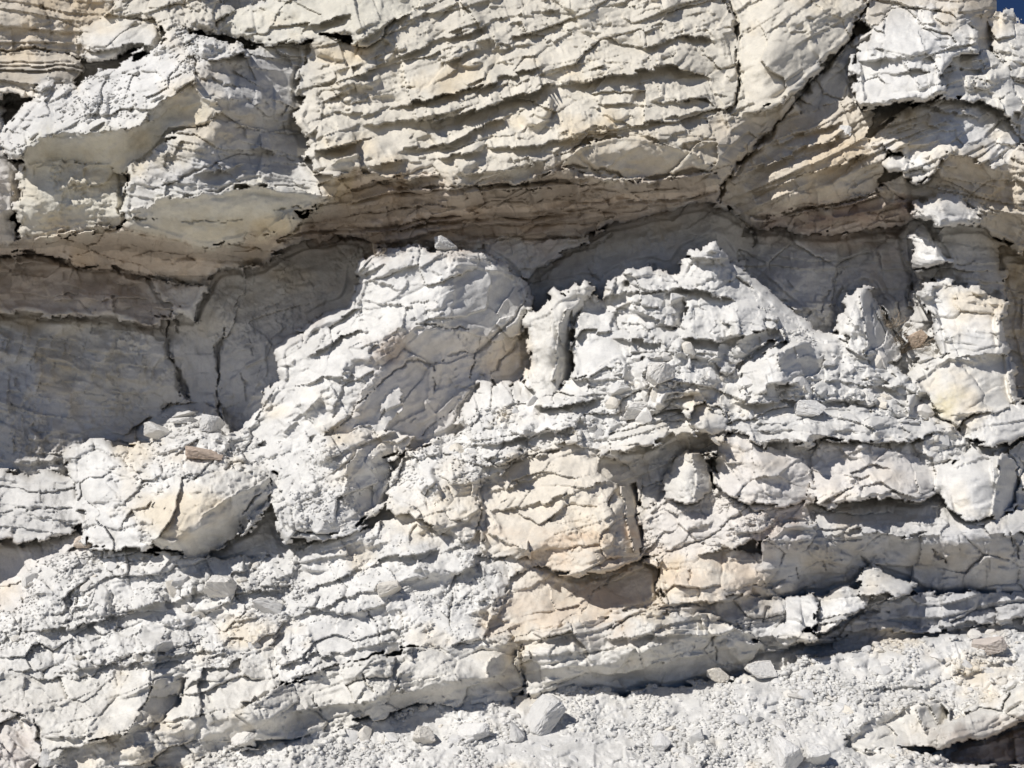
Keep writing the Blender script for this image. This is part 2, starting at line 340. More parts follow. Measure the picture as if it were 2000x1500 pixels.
mass('rock_bed', 'rock bed', 'brown rounded summit shoulder against the blue sky',
     [[1690, 20], [1760, -180], [1905, -180], [1940, -20], [1947, 5], [1947, 40], [1942, 92], [1925, 118], [1903, 108], [1905, 55], [1870, 28], [1780, 20], [1730, 26], [1702, 50], [1680, 40]],
     [(1700, 30, -.25), (1800, 0, -.25), (1890, 30, -.12), (1942, 50, -.65), (1900, -150, -.7), (1920, 110, -.45), (1760, -100, -.5)], 'semi', 'tan', 5, (90, 50), 14, .12, f3=.6)
mass('rock_lump', 'rock', 'pale jagged rocks at the right edge just under the sky',
     [[1935, 35], [1942, 24], [1955, 19], [1978, 21], [1985, 36], [2010, 52], [2060, 80], [2230, 150], [2230, 430], [1990, 430], [1960, 200], [1940, 118]],
     [(1945, 30, -.5), (1980, 30, -.55), (1950, 110, -.4), (1980, 200, -.3), (2210, 160, -.7), (2210, 400, -.2), (2000, 400, -.05), (2000, 120, -.42)], 'crumb', 'cream', 15, (52, 36), 6, .05)
mass('rock_flank', 'rock', 'warm shaded slope at the right edge below the tilted slabs',
     [[1712, 374], [1775, 350], [1830, 330], [1850, 297], [1885, 302], [1945, 328], [1970, 288], [2230, 300], [2230, 660], [2000, 650], [1960, 570], [1955, 480], [1910, 442], [1830, 410], [1780, 396]],
     [(1720, 372, -.12), (1850, 315, .12), (1960, 310, .0), (2000, 400, .0), (2000, 600, -.2), (1960, 500, -.25), (1800, 396, -.2), (2200, 400, .1), (2200, 620, -.1)], 'semi', 'tan', 8, (130, 70), 6, .04)
mass('rock_lump', 'rock', 'broken pale rock right of the tall sunlit block below the summit',
     [[1836, 150], [1848, 118], [1905, 104], [1945, 112], [1975, 140], [1992, 205], [1975, 240], [1930, 215], [1870, 200], [1842, 190]],
     [(1842, 150, -.1), (1900, 108, -.3), (1970, 140, -.3), (1980, 225, -.1), (1900, 200, .1), (1850, 185, .1)], 'crumb', 'cream', -10, (45, 34), 9, .06)
mass('rock_slab', 'rock slab', 'fan of jagged sunlit slabs at the right below the tall block',
     [[1708, 268], [1725, 245], [1770, 215], [1830, 190], [1870, 196], [1930, 211], [1972, 235], [1985, 290], [1945, 330], [1885, 304], [1852, 297], [1832, 330], [1800, 352], [1772, 352], [1775, 330], [1772, 296], [1740, 292]],
     [(1715, 268, .02), (1830, 195, -.12), (1950, 222, -.3), (1775, 345, .2), (1850, 290, .25), (1970, 290, -.05), (1770, 285, .2), (1900, 260, .05)], 'beds', 'white', -22, (70, 26), 8, .06, sth=22, f2=.8)
mass('rock_block', 'rock block', 'tall sunlit white block below the summit beside the diagonal crack',
     [[1670, 110], [1695, 85], [1700, 55], [1730, 30], [1780, 24], [1840, 20], [1882, 40], [1907, 60], [1907, 102], [1862, 112], [1832, 150], [1840, 182], [1800, 192], [1740, 202], [1680, 214], [1670, 170]],
     [(1675, 120, -.05), (1675, 205, .08), (1750, 50, -.1), (1840, 30, -.15), (1835, 110, .18), (1838, 178, .34), (1760, 196, .32), (1900, 70, -.05), (1890, 100, .05)], 'block', 'white', -6, (60, 48), 8, .05, f3=.9, f4=1.)
mass('boulder', 'boulder', 'small bright knob of rock under the fan of jagged slabs',
     [[1720, 312], [1745, 303], [1778, 318], [1772, 342], [1735, 337]], [(1722, 315, .05), (1750, 306, .1), (1772, 335, .2), (1745, 325, .22)], 'block', 'white', 0, None, 8, .06)

# --- right wall
mass('rock_flank', 'rock', 'shaded recess at the right edge behind the lit bedded face',
     [[1950, 470], [2000, 500], [2230, 560], [2230, 880], [2000, 800], [1985, 740], [1970, 690], [1955, 590]],
     [(1960, 500, -.3), (2000, 600, -.32), (2200, 600, -.1), (2200, 860, .1), (1990, 780, -.25), (1975, 680, -.35)], 'semi', 'tan', 5, None, 5, .03, dz=-.38)
mass('rock_flank', 'rock', 'grey shaded rock under the white capping stone on the right',
     [[1762, 442], [1800, 428], [1850, 436], [1912, 440], [1955, 478], [1960, 590], [1900, 566], [1804, 546], [1806, 600], [1830, 650], [1810, 720], [1775, 740], [1745, 690], [1775, 640], [1790, 540]],
     [(1770, 450, -.4), (1850, 445, -.1), (1940, 490, -.25), (1955, 580, -.25), (1800, 540, -.3), (1780, 640, -.32), (1800, 700, -.1), (1880, 520, -.12)], 'semi', 'grey', 5, (110, 60), 5, .03, dz=-.25)
mass('rock_block', 'rock block', 'pale capping stone with a flat dark underside on the right wall',
     [[1780, 402], [1810, 390], [1840, 374], [1870, 380], [1892, 405], [1918, 427], [1903, 442], [1850, 440], [1818, 432], [1793, 417]],
     [(1785, 402, .02), (1840, 378, -.02), (1890, 405, .0), (1905, 436, .1), (1850, 430, .28), (1800, 418, .18)], 'crumb', 'white', 10, None, 7, .05)
mass('rock_block', 'rock block', 'narrow bright wedge of layered rock below the capping stone',
     [[1785, 522], [1795, 490], [1783, 470], [1800, 460], [1793, 443], [1815, 453], [1836, 490], [1853, 512], [1812, 518]],
     [(1790, 515, -.12), (1790, 470, -.22), (1830, 485, -.04), (1850, 510, .0), (1810, 490, .0)], 'beds', 'white', 5, None, 4, .03, sth=14)
mass('rock_flank', 'rock', 'bright sunlit square face of thin beds on the right wall',
     [[1804, 550], [1860, 554], [1882, 560], [1920, 574], [1957, 590], [1960, 640], [1963, 692], [1900, 698], [1850, 694], [1828, 650], [1818, 620], [1806, 600]],
     [(1808, 556, -.08), (1950, 596, .12), (1958, 690, .3), (1840, 685, .18), (1815, 610, -.0), (1890, 630, .16)], 'beds', 'white', 5, (70, 34), 5, .04, sth=20, saw=.6)
mass('rock_spire', 'rock spire', 'thin pointed spire of rock standing in front of the shaded recess',
     [[1632, 665], [1640, 645], [1650, 620], [1660, 575], [1675, 563], [1702, 574], [1722, 600], [1742, 640], [1764, 672], [1742, 705], [1700, 705], [1660, 695]],
     [(1640, 655, .1), (1662, 575, -.12), (1680, 640, .28), (1735, 640, -.12), (1700, 700, .35), (1755, 680, .0), (1685, 580, .02)], 'block', 'white', 70, (60, 40), 7, .05)
mass('rock_block', 'rock block', 'yellowish smooth-faced angular block at the bottom of the right wall',
     [[1778, 762], [1783, 725], [1800, 705], [1850, 698], [1910, 694], [1972, 698], [1983, 740], [1993, 792], [1950, 803], [1890, 816], [1872, 832], [1840, 824], [1800, 786]],
     [(1785, 740, .12), (1900, 700, .25), (1978, 750, .2), (1890, 805, .5), (1820, 805, .38), (1850, 740, .3)], 'semi', 'cream', -20, (110, 80), 7, .06)

# --- central buttress
mass('rock_flank', 'rock', 'cracked smooth shaded right flank of the central buttress',
     [[728, 668], [815, 630], [880, 638], [930, 648], [970, 656], [1010, 636], [1030, 596], [1046, 640], [1042, 690], [1044, 740], [1010, 790], [960, 770], [935, 800], [900, 845], [860, 865], [810, 882], [790, 860],
      [740, 880], [700, 880], [640, 870], [620, 852], [690, 800], [725, 740], [716, 700]],
     [(735, 675, .42), (815, 640, .4), (930, 655, .16), (1035, 620, -.36), (1038, 740, -.36), (900, 810, .02), (800, 860, .2), (700, 870, .45), (725, 740, .46), (850, 740, .16), (640, 858, .5)],
     'smooth', 'pink', -35, (150, 95), 6, .04, f2=.25)
mass('rock_buttress', 'rock buttress', 'sunlit white central buttress rising under the shale band',
     [[716, 502], [735, 488], [770, 492], [850, 492], [895, 492], [950, 505], [1000, 530], [1032, 560], [1032, 600], [1012, 641], [970, 660], [925, 651], [880, 641], [815, 632], [732, 671], [717, 700], [722, 740],
      [690, 795], [640, 836], [600, 862], [530, 872], [480, 862], [474, 830], [514, 800], [520, 762], [546, 738], [536, 692], [556, 656], [598, 650], [636, 614], [684, 602], [698, 560], [700, 530]],
     [(720, 500, -.02), (850, 495, .1), (950, 510, -.02), (1030, 570, -.32), (1005, 640, -.15), (870, 540, .24), (860, 600, .38), (865, 635, .4), (940, 600, .12), (700, 600, .12), (545, 680, -.1), (600, 700, .18), (720, 690, .44), (540, 780, .15),
      (480, 840, .05), (640, 820, .48), (700, 780, .5), (560, 860, .4), (760, 560, .16), (780, 640, .38)], 'semi', 'white', -28, (120, 75), 8, .06, f2=.45, f3=.55, f4=.8, saw=.15)
mass('rock_block', 'rock block', 'stepped sunlit rocks at the foot of the central buttress',
     [[472, 838], [480, 858], [530, 870], [610, 857], [660, 862], [740, 830], [770, 762], [780, 768], [776, 795], [745, 845], [802, 853], [792, 875], [745, 900], [765, 930], [755, 980], [692, 1032], [640, 1052], [560, 1052],
      [530, 965], [540, 920], [480, 902], [440, 884], [436, 852]],
     [(475, 842, .15), (600, 862, .48), (772, 772, .38), (785, 860, .42), (755, 960, .7), (560, 1040, .92), (540, 930, .62), (440, 872, .25), (660, 950, .82), (690, 1025, .85)], 'block', 'white', -28, (75, 60), 8, .07, f2=.9)
mass('rock_pillar', 'rock pillar', 'pale leaning pillar with a forked top beside the central buttress',
     [[1033, 607], [1050, 620], [1070, 600], [1080, 568], [1100, 580], [1125, 570], [1140, 553], [1157, 562], [1152, 590], [1120, 612], [1115, 650], [1121, 700], [1116, 742], [1090, 752], [1060, 775], [1026, 790], [1033, 740], [1040, 690], [1033, 650]],
     [(1038, 620, .12), (1085, 600, .28), (1150, 570, .22), (1118, 650, .12), (1085, 680, .46), (1038, 720, .18), (1065, 765, .52), (1118, 740, .2), (1100, 620, .36)], 'block', 'cream', 75, None, 8, .07, f2=1.0, f3=1.0)
mass('rock_spire', 'rock spire', 'cluster of thin upright shards left of the leaning pillar',
     [[885, 852], [900, 835], [930, 775], [940, 745], [955, 733], [970, 762], [985, 750], [1003, 760], [1020, 745], [1036, 782], [990, 808], [960, 830], [930, 850]],
     [(895, 848, .3), (950, 740, .1), (965, 780, .35), (1025, 755, .15), (990, 800, .5), (940, 830, .48)], 'block', 'white', 70, (50, 34), 6, .05)

# --- mound right of centre
mass('rubble_slope', 'rubble', 'broad slope of broken pale blocks below the crest',
     [[790, 890], [840, 867], [890, 847], [940, 805], [1000, 802], [1060, 772], [1115, 747], [1160, 727], [1225, 685], [1300, 680], [1340, 670], [1400, 700], [1440, 700], [1450, 765], [1510, 765], [1600, 720], [1640, 678], [1700, 695], [1780, 735],
      [1800, 780], [1860, 835], [1900, 870], [1880, 895], [1780, 905], [1700, 880], [1600, 862], [1450, 862], [1380, 890], [1300, 890], [1250, 905], [1180, 900], [1100, 880], [1050, 890], [1000, 915], [940, 910], [900, 890], [860, 898], [800, 892]],
     [(890, 850, .35), (1000, 802, .42), (1120, 742, .5), (1300, 690, .55), (1450, 740, .62), (1640, 680, .28), (1780, 740, .2), (1870, 870, .45), (1700, 870, .75), (1450, 850, .95), (1250, 890, .92), (1000, 905, .82), (830, 885, .5), (1300, 780, .78), (1600, 780, .68)],
     'crumb', 'white', -6, (48, 34), 6, .04, f2=1.0)
mass('rock_ledge', 'rock ledge', 'thin flat beds sticking out halfway up the rubble slope',
     [[1410, 845], [1440, 825], [1480, 815], [1530, 800], [1600, 800], [1680, 805], [1760, 815], [1810, 822], [1830, 845], [1780, 860], [1700, 858], [1620, 850], [1560, 850], [1480, 852]],
     [(1415, 843, .85), (1500, 812, .78), (1680, 808, .7), (1825, 838, .6), (1700, 852, .9), (1480, 848, .98)], 'beds', 'white', 2, (80, 22), 5, .04, sth=17, saw=.6, f2=.7)
mass('rock_ledge', 'rock ledge', 'overhanging ledge with shaded underside on the rubble slope above the warm-stained block',
     [[1195, 850], [1240, 825], [1290, 812], [1335, 808], [1350, 830], [1330, 845], [1260, 862], [1200, 876]],
     [(1200, 855, .8), (1290, 815, .78), (1345, 825, .8), (1250, 856, 1.0)], 'beds', 'cream', -12, (70, 25), 7, .06, sth=18)
mass('rock_crest', 'rock crest', 'jagged bright crest of the mound right of centre',
     [[1185, 588], [1190, 565], [1200, 545], [1216, 540], [1228, 530], [1237, 537], [1262, 518], [1276, 534], [1290, 525], [1303, 540], [1328, 532], [1333, 510], [1345, 508], [1352, 490], [1363, 498], [1378, 481], [1386, 490], [1396, 466], [1405, 489], [1414, 495], [1425, 519], [1440, 521], [1462, 537], [1472, 570], [1502, 590], [1542, 620], [1532, 650],
      [1492, 677], [1452, 702], [1420, 722], [1390, 702], [1340, 682], [1300, 692], [1240, 692], [1225, 652], [1180, 642], [1150, 662], [1122, 690], [1124, 630], [1136, 604], [1165, 580]],
     [(1195, 560, .12), (1395, 478, .15), (1330, 515, .1), (1465, 540, .08), (1535, 630, .28), (1450, 692, .6), (1240, 682, .52), (1300, 600, .4), (1390, 600, .46), (1130, 640, .3), (1140, 610, .18), (1260, 530, .12), (1400, 700, .62)],
     'crumb', 'white', 8, (85, 48), 9, .07, f2=1.1, saw=.5)
mass('rock_block', 'rock block', 'flat-faced bright block under the left end of the crest',
     [[1121, 682], [1140, 660], [1200, 645], [1227, 655], [1224, 692], [1202, 712], [1160, 727], [1124, 738]],
     [(1124, 685, .42), (1200, 648, .4), (1224, 660, .42), (1220, 692, .58), (1130, 732, .6), (1170, 695, .56)], 'smooth', 'white', -15, None, 9, .07, f3=.3)
mass('rock_slope', 'rock slope', 'thin gravelly ridge falling right from the crest',
     [[1462, 540], [1500, 566], [1542, 606], [1600, 648], [1650, 664], [1640, 700], [1580, 690], [1540, 660], [1528, 622], [1480, 592]],
     [(1470, 548, .05), (1545, 610, .12), (1645, 668, .22), (1600, 690, .45), (1535, 655, .4), (1490, 595, .25)], 'scree', 'white', 20, None, 5, .04)
mass('boulder', 'boulder', 'large pale boulder on the slope just right of the crest',
     [[1446, 740], [1460, 715], [1500, 690], [1540, 664], [1582, 668], [1612, 690], [1604, 722], [1570, 742], [1520, 757], [1480, 770], [1453, 767]],
     [(1450, 745, .62), (1540, 668, .5), (1608, 692, .45), (1600, 722, .6), (1480, 765, .85), (1530, 715, .8), (1560, 738, .8)], 'block', 'white', -15, None, 14, .12, f3=.7)

# --- middle height
mass('rock_block', 'rock block', 'crumbly grey-white rock left of the warm-stained block',
     [[765, 922], [795, 885], [860, 890], [940, 902], [1002, 907], [1002, 916], [947, 947], [942, 1000], [952, 1082], [930, 1094], [870, 1056], [780, 1018], [768, 985], [765, 950]],
     [(770, 930, .5), (800, 890, .45), (1000, 910, .75), (945, 950, .7), (940, 1080, .92), (780, 1010, .88), (860, 960, .85)], 'crumb', 'white', -15, (48, 36), 9, .06)
mass('rock_flank', 'rock', 'grey shaded hollow between the rubble slope and the egg-shaped boulder',
     [[1180, 888], [1250, 880], [1320, 845], [1380, 855], [1400, 880], [1330, 890], [1305, 930], [1290, 985], [1250, 1010], [1240, 960], [1230, 915]],
     [(1190, 890, .8), (1320, 850, .72), (1390, 870, .62), (1300, 920, .6), (1260, 990, .7), (1240, 930, .62)], 'semi', 'grey', -15, (70, 45), 5, .03)
mass('rock_block', 'rock block', 'big warm-stained block with a shadowed notch beneath it',
     [[943, 947], [1000, 913], [1050, 886], [1100, 873], [1180, 893], [1230, 915], [1247, 950], [1242, 1000], [1257, 1060], [1272, 1092], [1230, 1112], [1180, 1127], [1140, 1132], [1090, 1127], [1045, 1112], [1000, 1084], [950, 1084], [940, 1000]],
     [(945, 950, .65), (1050, 890, .75), (1180, 895, .8), (1240, 950, .76), (1265, 1085, .85), (1150, 1128, 1.22), (1040, 1108, 1.02), (950, 1078, .9), (1090, 1000, 1.0), (1200, 1050, 1.15), (1225, 1000, 1.02)],
     'block', 'orange', -22, (110, 70), 8, .06, f2=.8, f3=.8)
mass('boulder', 'boulder', 'round boulder perched above the dark crevice on the slope',
     [[1350, 800], [1375, 785], [1407, 800], [1420, 830], [1402, 850], [1375, 853], [1350, 832]], [(1352, 805, .82), (1380, 788, .8), (1418, 830, .85), (1380, 850, .98), (1380, 820, 1.0)], 'block', 'cream', 0, None, 16, .14)
mass('rock_block', 'rock block', 'crumbly lumpy rock right of the two large boulders',
     [[1572, 880], [1620, 860], [1700, 872], [1780, 897], [1832, 920], [1832, 965], [1790, 993], [1720, 975], [1650, 988], [1600, 994], [1585, 940]],
     [(1580, 890, .82), (1700, 875, .8), (1830, 930, .8), (1790, 988, 1.16), (1600, 988, 1.1), (1700, 975, 1.2), (1700, 930, 1.0)], 'crumb', 'pink', -5, (60, 42), 9, .07)
mass('boulder', 'boulder', 'egg-shaped cream boulder with a dark crevice above it',
     [[1293, 975], [1300, 935], [1315, 900], [1340, 880], [1370, 888], [1387, 920], [1392, 962], [1350, 993], [1310, 994]],
     [(1298, 970, .85), (1340, 885, .82), (1388, 930, .85), (1350, 985, 1.08), (1345, 930, 1.06), (1310, 985, 1.0)], 'semi', 'cream', 20, None, 18, .14, f3=.5)
mass('boulder', 'boulder', 'largest rounded cream boulder right of the egg-shaped one',
     [[1392, 910], [1400, 870], [1420, 848], [1460, 853], [1520, 878], [1572, 898], [1592, 940], [1582, 984], [1530, 994], [1450, 989], [1400, 964]],
     [(1395, 905, .9), (1425, 855, .88), (1520, 882, .92), (1588, 940, .95), (1570, 985, 1.05), (1450, 980, 1.2), (1460, 910, 1.16), (1405, 960, 1.1)], 'block', 'pink', 10, (120, 100), 18, .14, f2=.6, f3=.8)
mass('rock_flank', 'rock', 'dim rock at the right edge beyond the big smooth boulder',
     [[1965, 885], [2060, 830], [2230, 850], [2230, 1050], [2000, 1030], [1980, 995], [1992, 940]],
     [(1985, 900, .5), (2200, 860, .5), (2200, 1040, .8), (1990, 1000, .55)], 'block', 'cream', 5, (70, 60), 6, .05)
mass('boulder', 'boulder', 'big smooth boulder at the right edge with its right side in shadow',
     [[1830, 975], [1835, 910], [1870, 888], [1930, 883], [1977, 894], [1994, 940], [1987, 992], [1930, 1012], [1900, 1027], [1850, 1008]],
     [(1835, 915, .75), (1930, 888, .72), (1985, 920, .65), (1988, 985, .7), (1900, 1020, 1.1), (1845, 1000, 1.0), (1940, 930, .98), (1890, 950, 1.02)], 'semi', 'white', 0, None, 12, .12, f2=.5)
mass('boulder', 'boulder', 'white angular boulder wedged under the yellowish block at the right edge',
     [[1868, 835], [1890, 810], [1950, 800], [2000, 783], [2050, 790], [2035, 832], [1992, 853], [1960, 872], [1920, 867], [1885, 853]],
     [(1872, 835, .42), (1950, 803, .4), (2045, 795, .4), (2000, 845, .6), (1930, 862, .72), (1930, 830, .6)], 'block', 'white', -12, None, 10, .08)

# --- lower left
mass('rock_flank', 'rock', 'shaded hollow below the flat bed at the lower left edge',
     [[-230, 1055], [0, 1052], [60, 1052], [150, 1025], [210, 1050], [200, 1082], [110, 1092], [80, 1112], [64, 1150], [34, 1195], [0, 1205], [-230, 1205]],
     [(0, 1060, .12), (150, 1035, .25), (200, 1075, .55), (80, 1110, .4), (40, 1190, .55), (-200, 1070, .1), (-200, 1200, .5), (0, 1140, .2)], 'semi', 'pink', 60, (60, 60), 3, .02)
mass('rock_bed', 'rock bed', 'flat grey bed jutting from the lower left edge',
     [[-230, 932], [0, 927], [60, 927], [140, 932], [162, 960], [167, 1002], [157, 1022], [110, 1042], [50, 1057], [0, 1057], [-230, 1062]],
     [(0, 932, .08), (150, 942, .2), (160, 1010, .4), (0, 1050, .5), (-200, 940, .08), (-200, 1052, .5), (60, 1000, .38)], 'beds', 'grey', 4, (140, 36), 7, .06, saw=.4, f3=.5)
mass('rock_block', 'rock block', 'crumbling pile of white rocks in front of the cave mouth',
     [[133, 887], [160, 868], [200, 862], [250, 872], [290, 878], [330, 860], [400, 845], [440, 848], [447, 880], [482, 905], [532, 935], [542, 962], [500, 1012], [470, 1042], [420, 1072], [380, 1080], [340, 1072], [300, 1060], [250, 1080], [200, 1078], [170, 1050], [165, 1000], [163, 960], [138, 920]],
     [(140, 895, .15), (250, 878, .3), (400, 850, .28), (530, 940, .62), (380, 1078, .85), (290, 1010, .78), (172, 980, .5), (350, 950, .72), (200, 1070, .7), (200, 950, .52)], 'crumb', 'white', -8, (60, 44), 9, .07)
mass('boulder', 'boulder', 'large grey-sided boulder with a crack and a shadow beneath it in front of the cave',
     [[283, 1012], [300, 970], [350, 940], [400, 924], [460, 914], [512, 928], [527, 950], [512, 987], [482, 1012], [467, 1052], [420, 1075], [385, 1090], [345, 1073], [300, 1053]],
     [(288, 1010, .8), (350, 945, .8), (460, 918, .72), (522, 950, .6), (480, 1010, .8), (460, 1045, .85), (385, 1086, .95), (330, 1030, 1.06), (420, 980, 1.0)], 'semi', 'cream', -20, (200, 140), 14, .1, f2=.6, f3=.6)
mass('rubble_slope', 'rubble', 'ledge of grey-white broken rock and rubble at the lower left',
     [[30, 1204], [60, 1152], [75, 1110], [95, 1084], [200, 1075], [280, 1075], [370, 1090], [450, 1096], [530, 1084], [580, 1094], [584, 1150], [542, 1182], [562, 1202], [542, 1242], [522, 1262], [472, 1292], [440, 1312], [350, 1312], [250, 1322], [150, 1332],
      [80, 1332], [0, 1312], [-230, 1312], [-230, 1204], [0, 1197]],
     [(45, 1195, .72), (95, 1090, .45), (300, 1080, .6), (560, 1094, .72), (580, 1150, .8), (300, 1140, .82), (300, 1210, .92), (100, 1150, .75), (100, 1230, .9), (540, 1230, 1.02), (300, 1310, 1.25), (0, 1300, 1.08), (-200, 1300, 1.05), (0, 1205, .68), (420, 1160, .85)],
     'crumb', 'white', -10, (50, 40), 7, .05, f3=1.2, f4=1.3)
mass('rock_slope', 'rock slope', 'smooth white sloping beds left of the warm-stained block',
     [[578, 1092], [600, 1070], [640, 1055], [700, 1040], [760, 1018], [800, 1008], [870, 1052], [930, 1092], [1000, 1082], [1047, 1114], [1002, 1134], [982, 1182], [962, 1242], [900, 1264], [780, 1256], [700, 1284], [600, 1314], [540, 1334], [528, 1262], [560, 1212], [540, 1190], [582, 1155]],
     [(590, 1092, .7), (760, 1022, .76), (930, 1088, .92), (1040, 1112, .95), (970, 1200, 1.1), (780, 1245, 1.2), (600, 1300, 1.25), (540, 1260, 1.08), (700, 1150, .98), (850, 1150, 1.05)],
     'block', 'white', -18, (80, 55), 7, .05, f2=.8, f3=.8, f4=1.0)
mass('rock_flank', 'rock', 'orange-stained rock in the notch under the warm-stained block',
     [[958, 1242], [985, 1180], [1002, 1132], [1047, 1108], [1090, 1122], [1140, 1128], [1180, 1123], [1274, 1086], [1294, 1100], [1292, 1170], [1252, 1184], [1202, 1204], [1140, 1216], [1060, 1238], [1000, 1256]],
     [(1000, 1140, .98), (1140, 1140, .82), (1270, 1100, .72), (1285, 1165, .8), (1100, 1220, 1.14), (1000, 1240, 1.18), (1060, 1160, 1.0), (1200, 1190, 1.0)], 'semi', 'orange', -20, (110, 60), 5, .04, f2=.5)
mass('rock_ledge', 'rock ledge', 'crumbly rock shelf under the two large boulders',
     [[1248, 1088], [1260, 1050], [1248, 1008], [1285, 980], [1350, 990], [1400, 962], [1460, 988], [1530, 992], [1580, 984], [1604, 992], [1604, 1015], [1500, 1042], [1420, 1078], [1350, 1084], [1295, 1098], [1272, 1092]],
     [(1255, 1010, .8), (1260, 1085, .85), (1350, 995, .9), (1460, 990, 1.0), (1600, 1000, .9), (1420, 1072, 1.1), (1300, 1090, 1.02), (1500, 1035, 1.05)], 'crumb', 'pink', -18, (70, 36), 7, .06)
mass('rock_bed', 'rock bed', 'orange-tinged squared block of the bed right of the notch',
     [[1289, 1112], [1300, 1095], [1350, 1085], [1420, 1078], [1482, 1088], [1504, 1110], [1482, 1152], [1440, 1172], [1380, 1178], [1300, 1173], [1288, 1150]],
     [(1292, 1115, .98), (1420, 1082, 1.0), (1498, 1110, .92), (1480, 1150, .95), (1380, 1174, 1.18), (1300, 1168, 1.16)], 'block', 'orange', -10, (75, 60), 8, .06)

# --- lower right
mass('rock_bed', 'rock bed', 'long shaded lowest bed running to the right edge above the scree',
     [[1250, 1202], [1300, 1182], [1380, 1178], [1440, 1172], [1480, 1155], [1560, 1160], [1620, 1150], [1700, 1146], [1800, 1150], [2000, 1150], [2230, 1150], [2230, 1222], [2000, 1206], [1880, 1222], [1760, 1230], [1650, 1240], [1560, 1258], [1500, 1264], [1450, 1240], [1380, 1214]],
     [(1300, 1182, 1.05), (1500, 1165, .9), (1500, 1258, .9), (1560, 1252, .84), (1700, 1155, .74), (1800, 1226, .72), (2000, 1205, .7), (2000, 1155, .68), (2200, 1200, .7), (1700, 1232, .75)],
     'semi', 'shade_grey', -8, (95, 46), 8, .06, saw=.5, jt=1.5)
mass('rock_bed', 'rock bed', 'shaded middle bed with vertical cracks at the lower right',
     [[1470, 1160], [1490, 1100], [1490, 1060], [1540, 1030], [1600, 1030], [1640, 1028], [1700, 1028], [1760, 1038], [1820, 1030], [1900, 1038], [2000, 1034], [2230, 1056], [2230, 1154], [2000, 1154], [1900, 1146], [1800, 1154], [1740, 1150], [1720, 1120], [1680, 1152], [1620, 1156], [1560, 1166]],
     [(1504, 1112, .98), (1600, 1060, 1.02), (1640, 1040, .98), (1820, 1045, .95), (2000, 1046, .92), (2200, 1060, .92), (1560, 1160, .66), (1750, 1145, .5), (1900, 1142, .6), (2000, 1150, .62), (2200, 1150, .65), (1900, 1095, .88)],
     'semi', 'shade_grey', -4, (92, 60), 8, .06, saw=.3, jt=1.6)
mass('rock_bed', 'rock bed', 'thin overhanging bed under the big smooth boulder at the right edge',
     [[1590, 1010], [1650, 985], [1720, 972], [1790, 990], [1832, 970], [1852, 1006], [1900, 1026], [1990, 992], [2230, 1038], [2230, 1060], [2000, 1040], [1900, 1044], [1820, 1036], [1760, 1044], [1700, 1034], [1640, 1034], [1604, 1052]],
     [(1600, 1020, .96), (1720, 985, .78), (1640, 1030, .98), (1830, 985, .72), (1900, 1036, 1.02), (2200, 1045, 1.0), (1760, 1038, .96), (2000, 1010, .8), (2000, 1036, 1.0)], 'semi', 'grey', 2, (90, 40), 6, .05)
mass('rock_block', 'rock block', 'lit upright block set in the lowest shaded bed, the left of two',
     [[1535, 1170], [1592, 1164], [1587, 1215], [1562, 1240], [1592, 1246], [1530, 1258], [1518, 1237], [1538, 1215]],
     [(1538, 1175, .95), (1588, 1168, 1.05), (1582, 1215, 1.1), (1530, 1250, 1.08), (1560, 1225, 1.08)], 'block', 'white', 0, None, 6, .05)
mass('rock_block', 'rock block', 'lit striped block set in the lowest shaded bed, the right of two',
     [[1598, 1200], [1610, 1170], [1640, 1148], [1702, 1160], [1692, 1190], [1642, 1205], [1620, 1226], [1598, 1236]],
     [(1602, 1200, .95), (1640, 1152, .92), (1698, 1165, .95), (1650, 1200, 1.12), (1605, 1230, 1.05)], 'beds', 'white', -10, None, 6, .05, sth=16)
mass('rock_slab', 'rock slab', 'small bright slab lying on the lowest bed in front of the dark notch',
     [[1676, 1152], [1690, 1115], [1702, 1106], [1742, 1128], [1784, 1147], [1742, 1162]],
     [(1682, 1150, .95), (1700, 1110, .82), (1740, 1130, .9), (1780, 1148, .95), (1730, 1156, 1.08)], 'beds', 'white', 12, None, 6, .05, sth=14)

# --- lowest bed and scree
mass('scree_slope', 'scree', 'slope of loose white gravel and chips along the foot of the cliff',
     [[40, 1520], [200, 1500], [350, 1490], [400, 1470], [480, 1450], [640, 1418], [760, 1384], [830, 1363], [900, 1373], [1000, 1363], [1080, 1343], [1130, 1328], [1230, 1348], [1330, 1328], [1440, 1318], [1530, 1312], [1560, 1286], [1650, 1272], [1750, 1252], [1850, 1238],
      [2000, 1228], [2230, 1226], [2230, 1690], [40, 1690]],
     [(300, 1500, 1.42), (640, 1430, 1.3), (900, 1385, 1.22), (1230, 1355, 1.15), (1500, 1315, 1.1), (1750, 1258, 1.02), (2000, 1232, .95), (2200, 1230, .95), (100, 1650, 2.2), (1000, 1650, 2.3), (2000, 1650, 2.1), (1000, 1500, 1.75), (1700, 1400, 1.52), (2000, 1340, 1.32), (1400, 1400, 1.42)],
     'scree', 'white', -14, None, 3, .02, warp=8)
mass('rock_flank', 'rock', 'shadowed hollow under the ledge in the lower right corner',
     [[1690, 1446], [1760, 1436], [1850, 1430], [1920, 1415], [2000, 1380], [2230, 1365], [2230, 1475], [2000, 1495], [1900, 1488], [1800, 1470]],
     [(1700, 1450, 1.45), (1850, 1440, 1.25), (2000, 1395, 1.15), (2200, 1380, 1.1), (2000, 1488, 1.35), (1850, 1478, 1.42), (2200, 1470, 1.4)], 'semi', 'brown', -12, None, 3, .02)
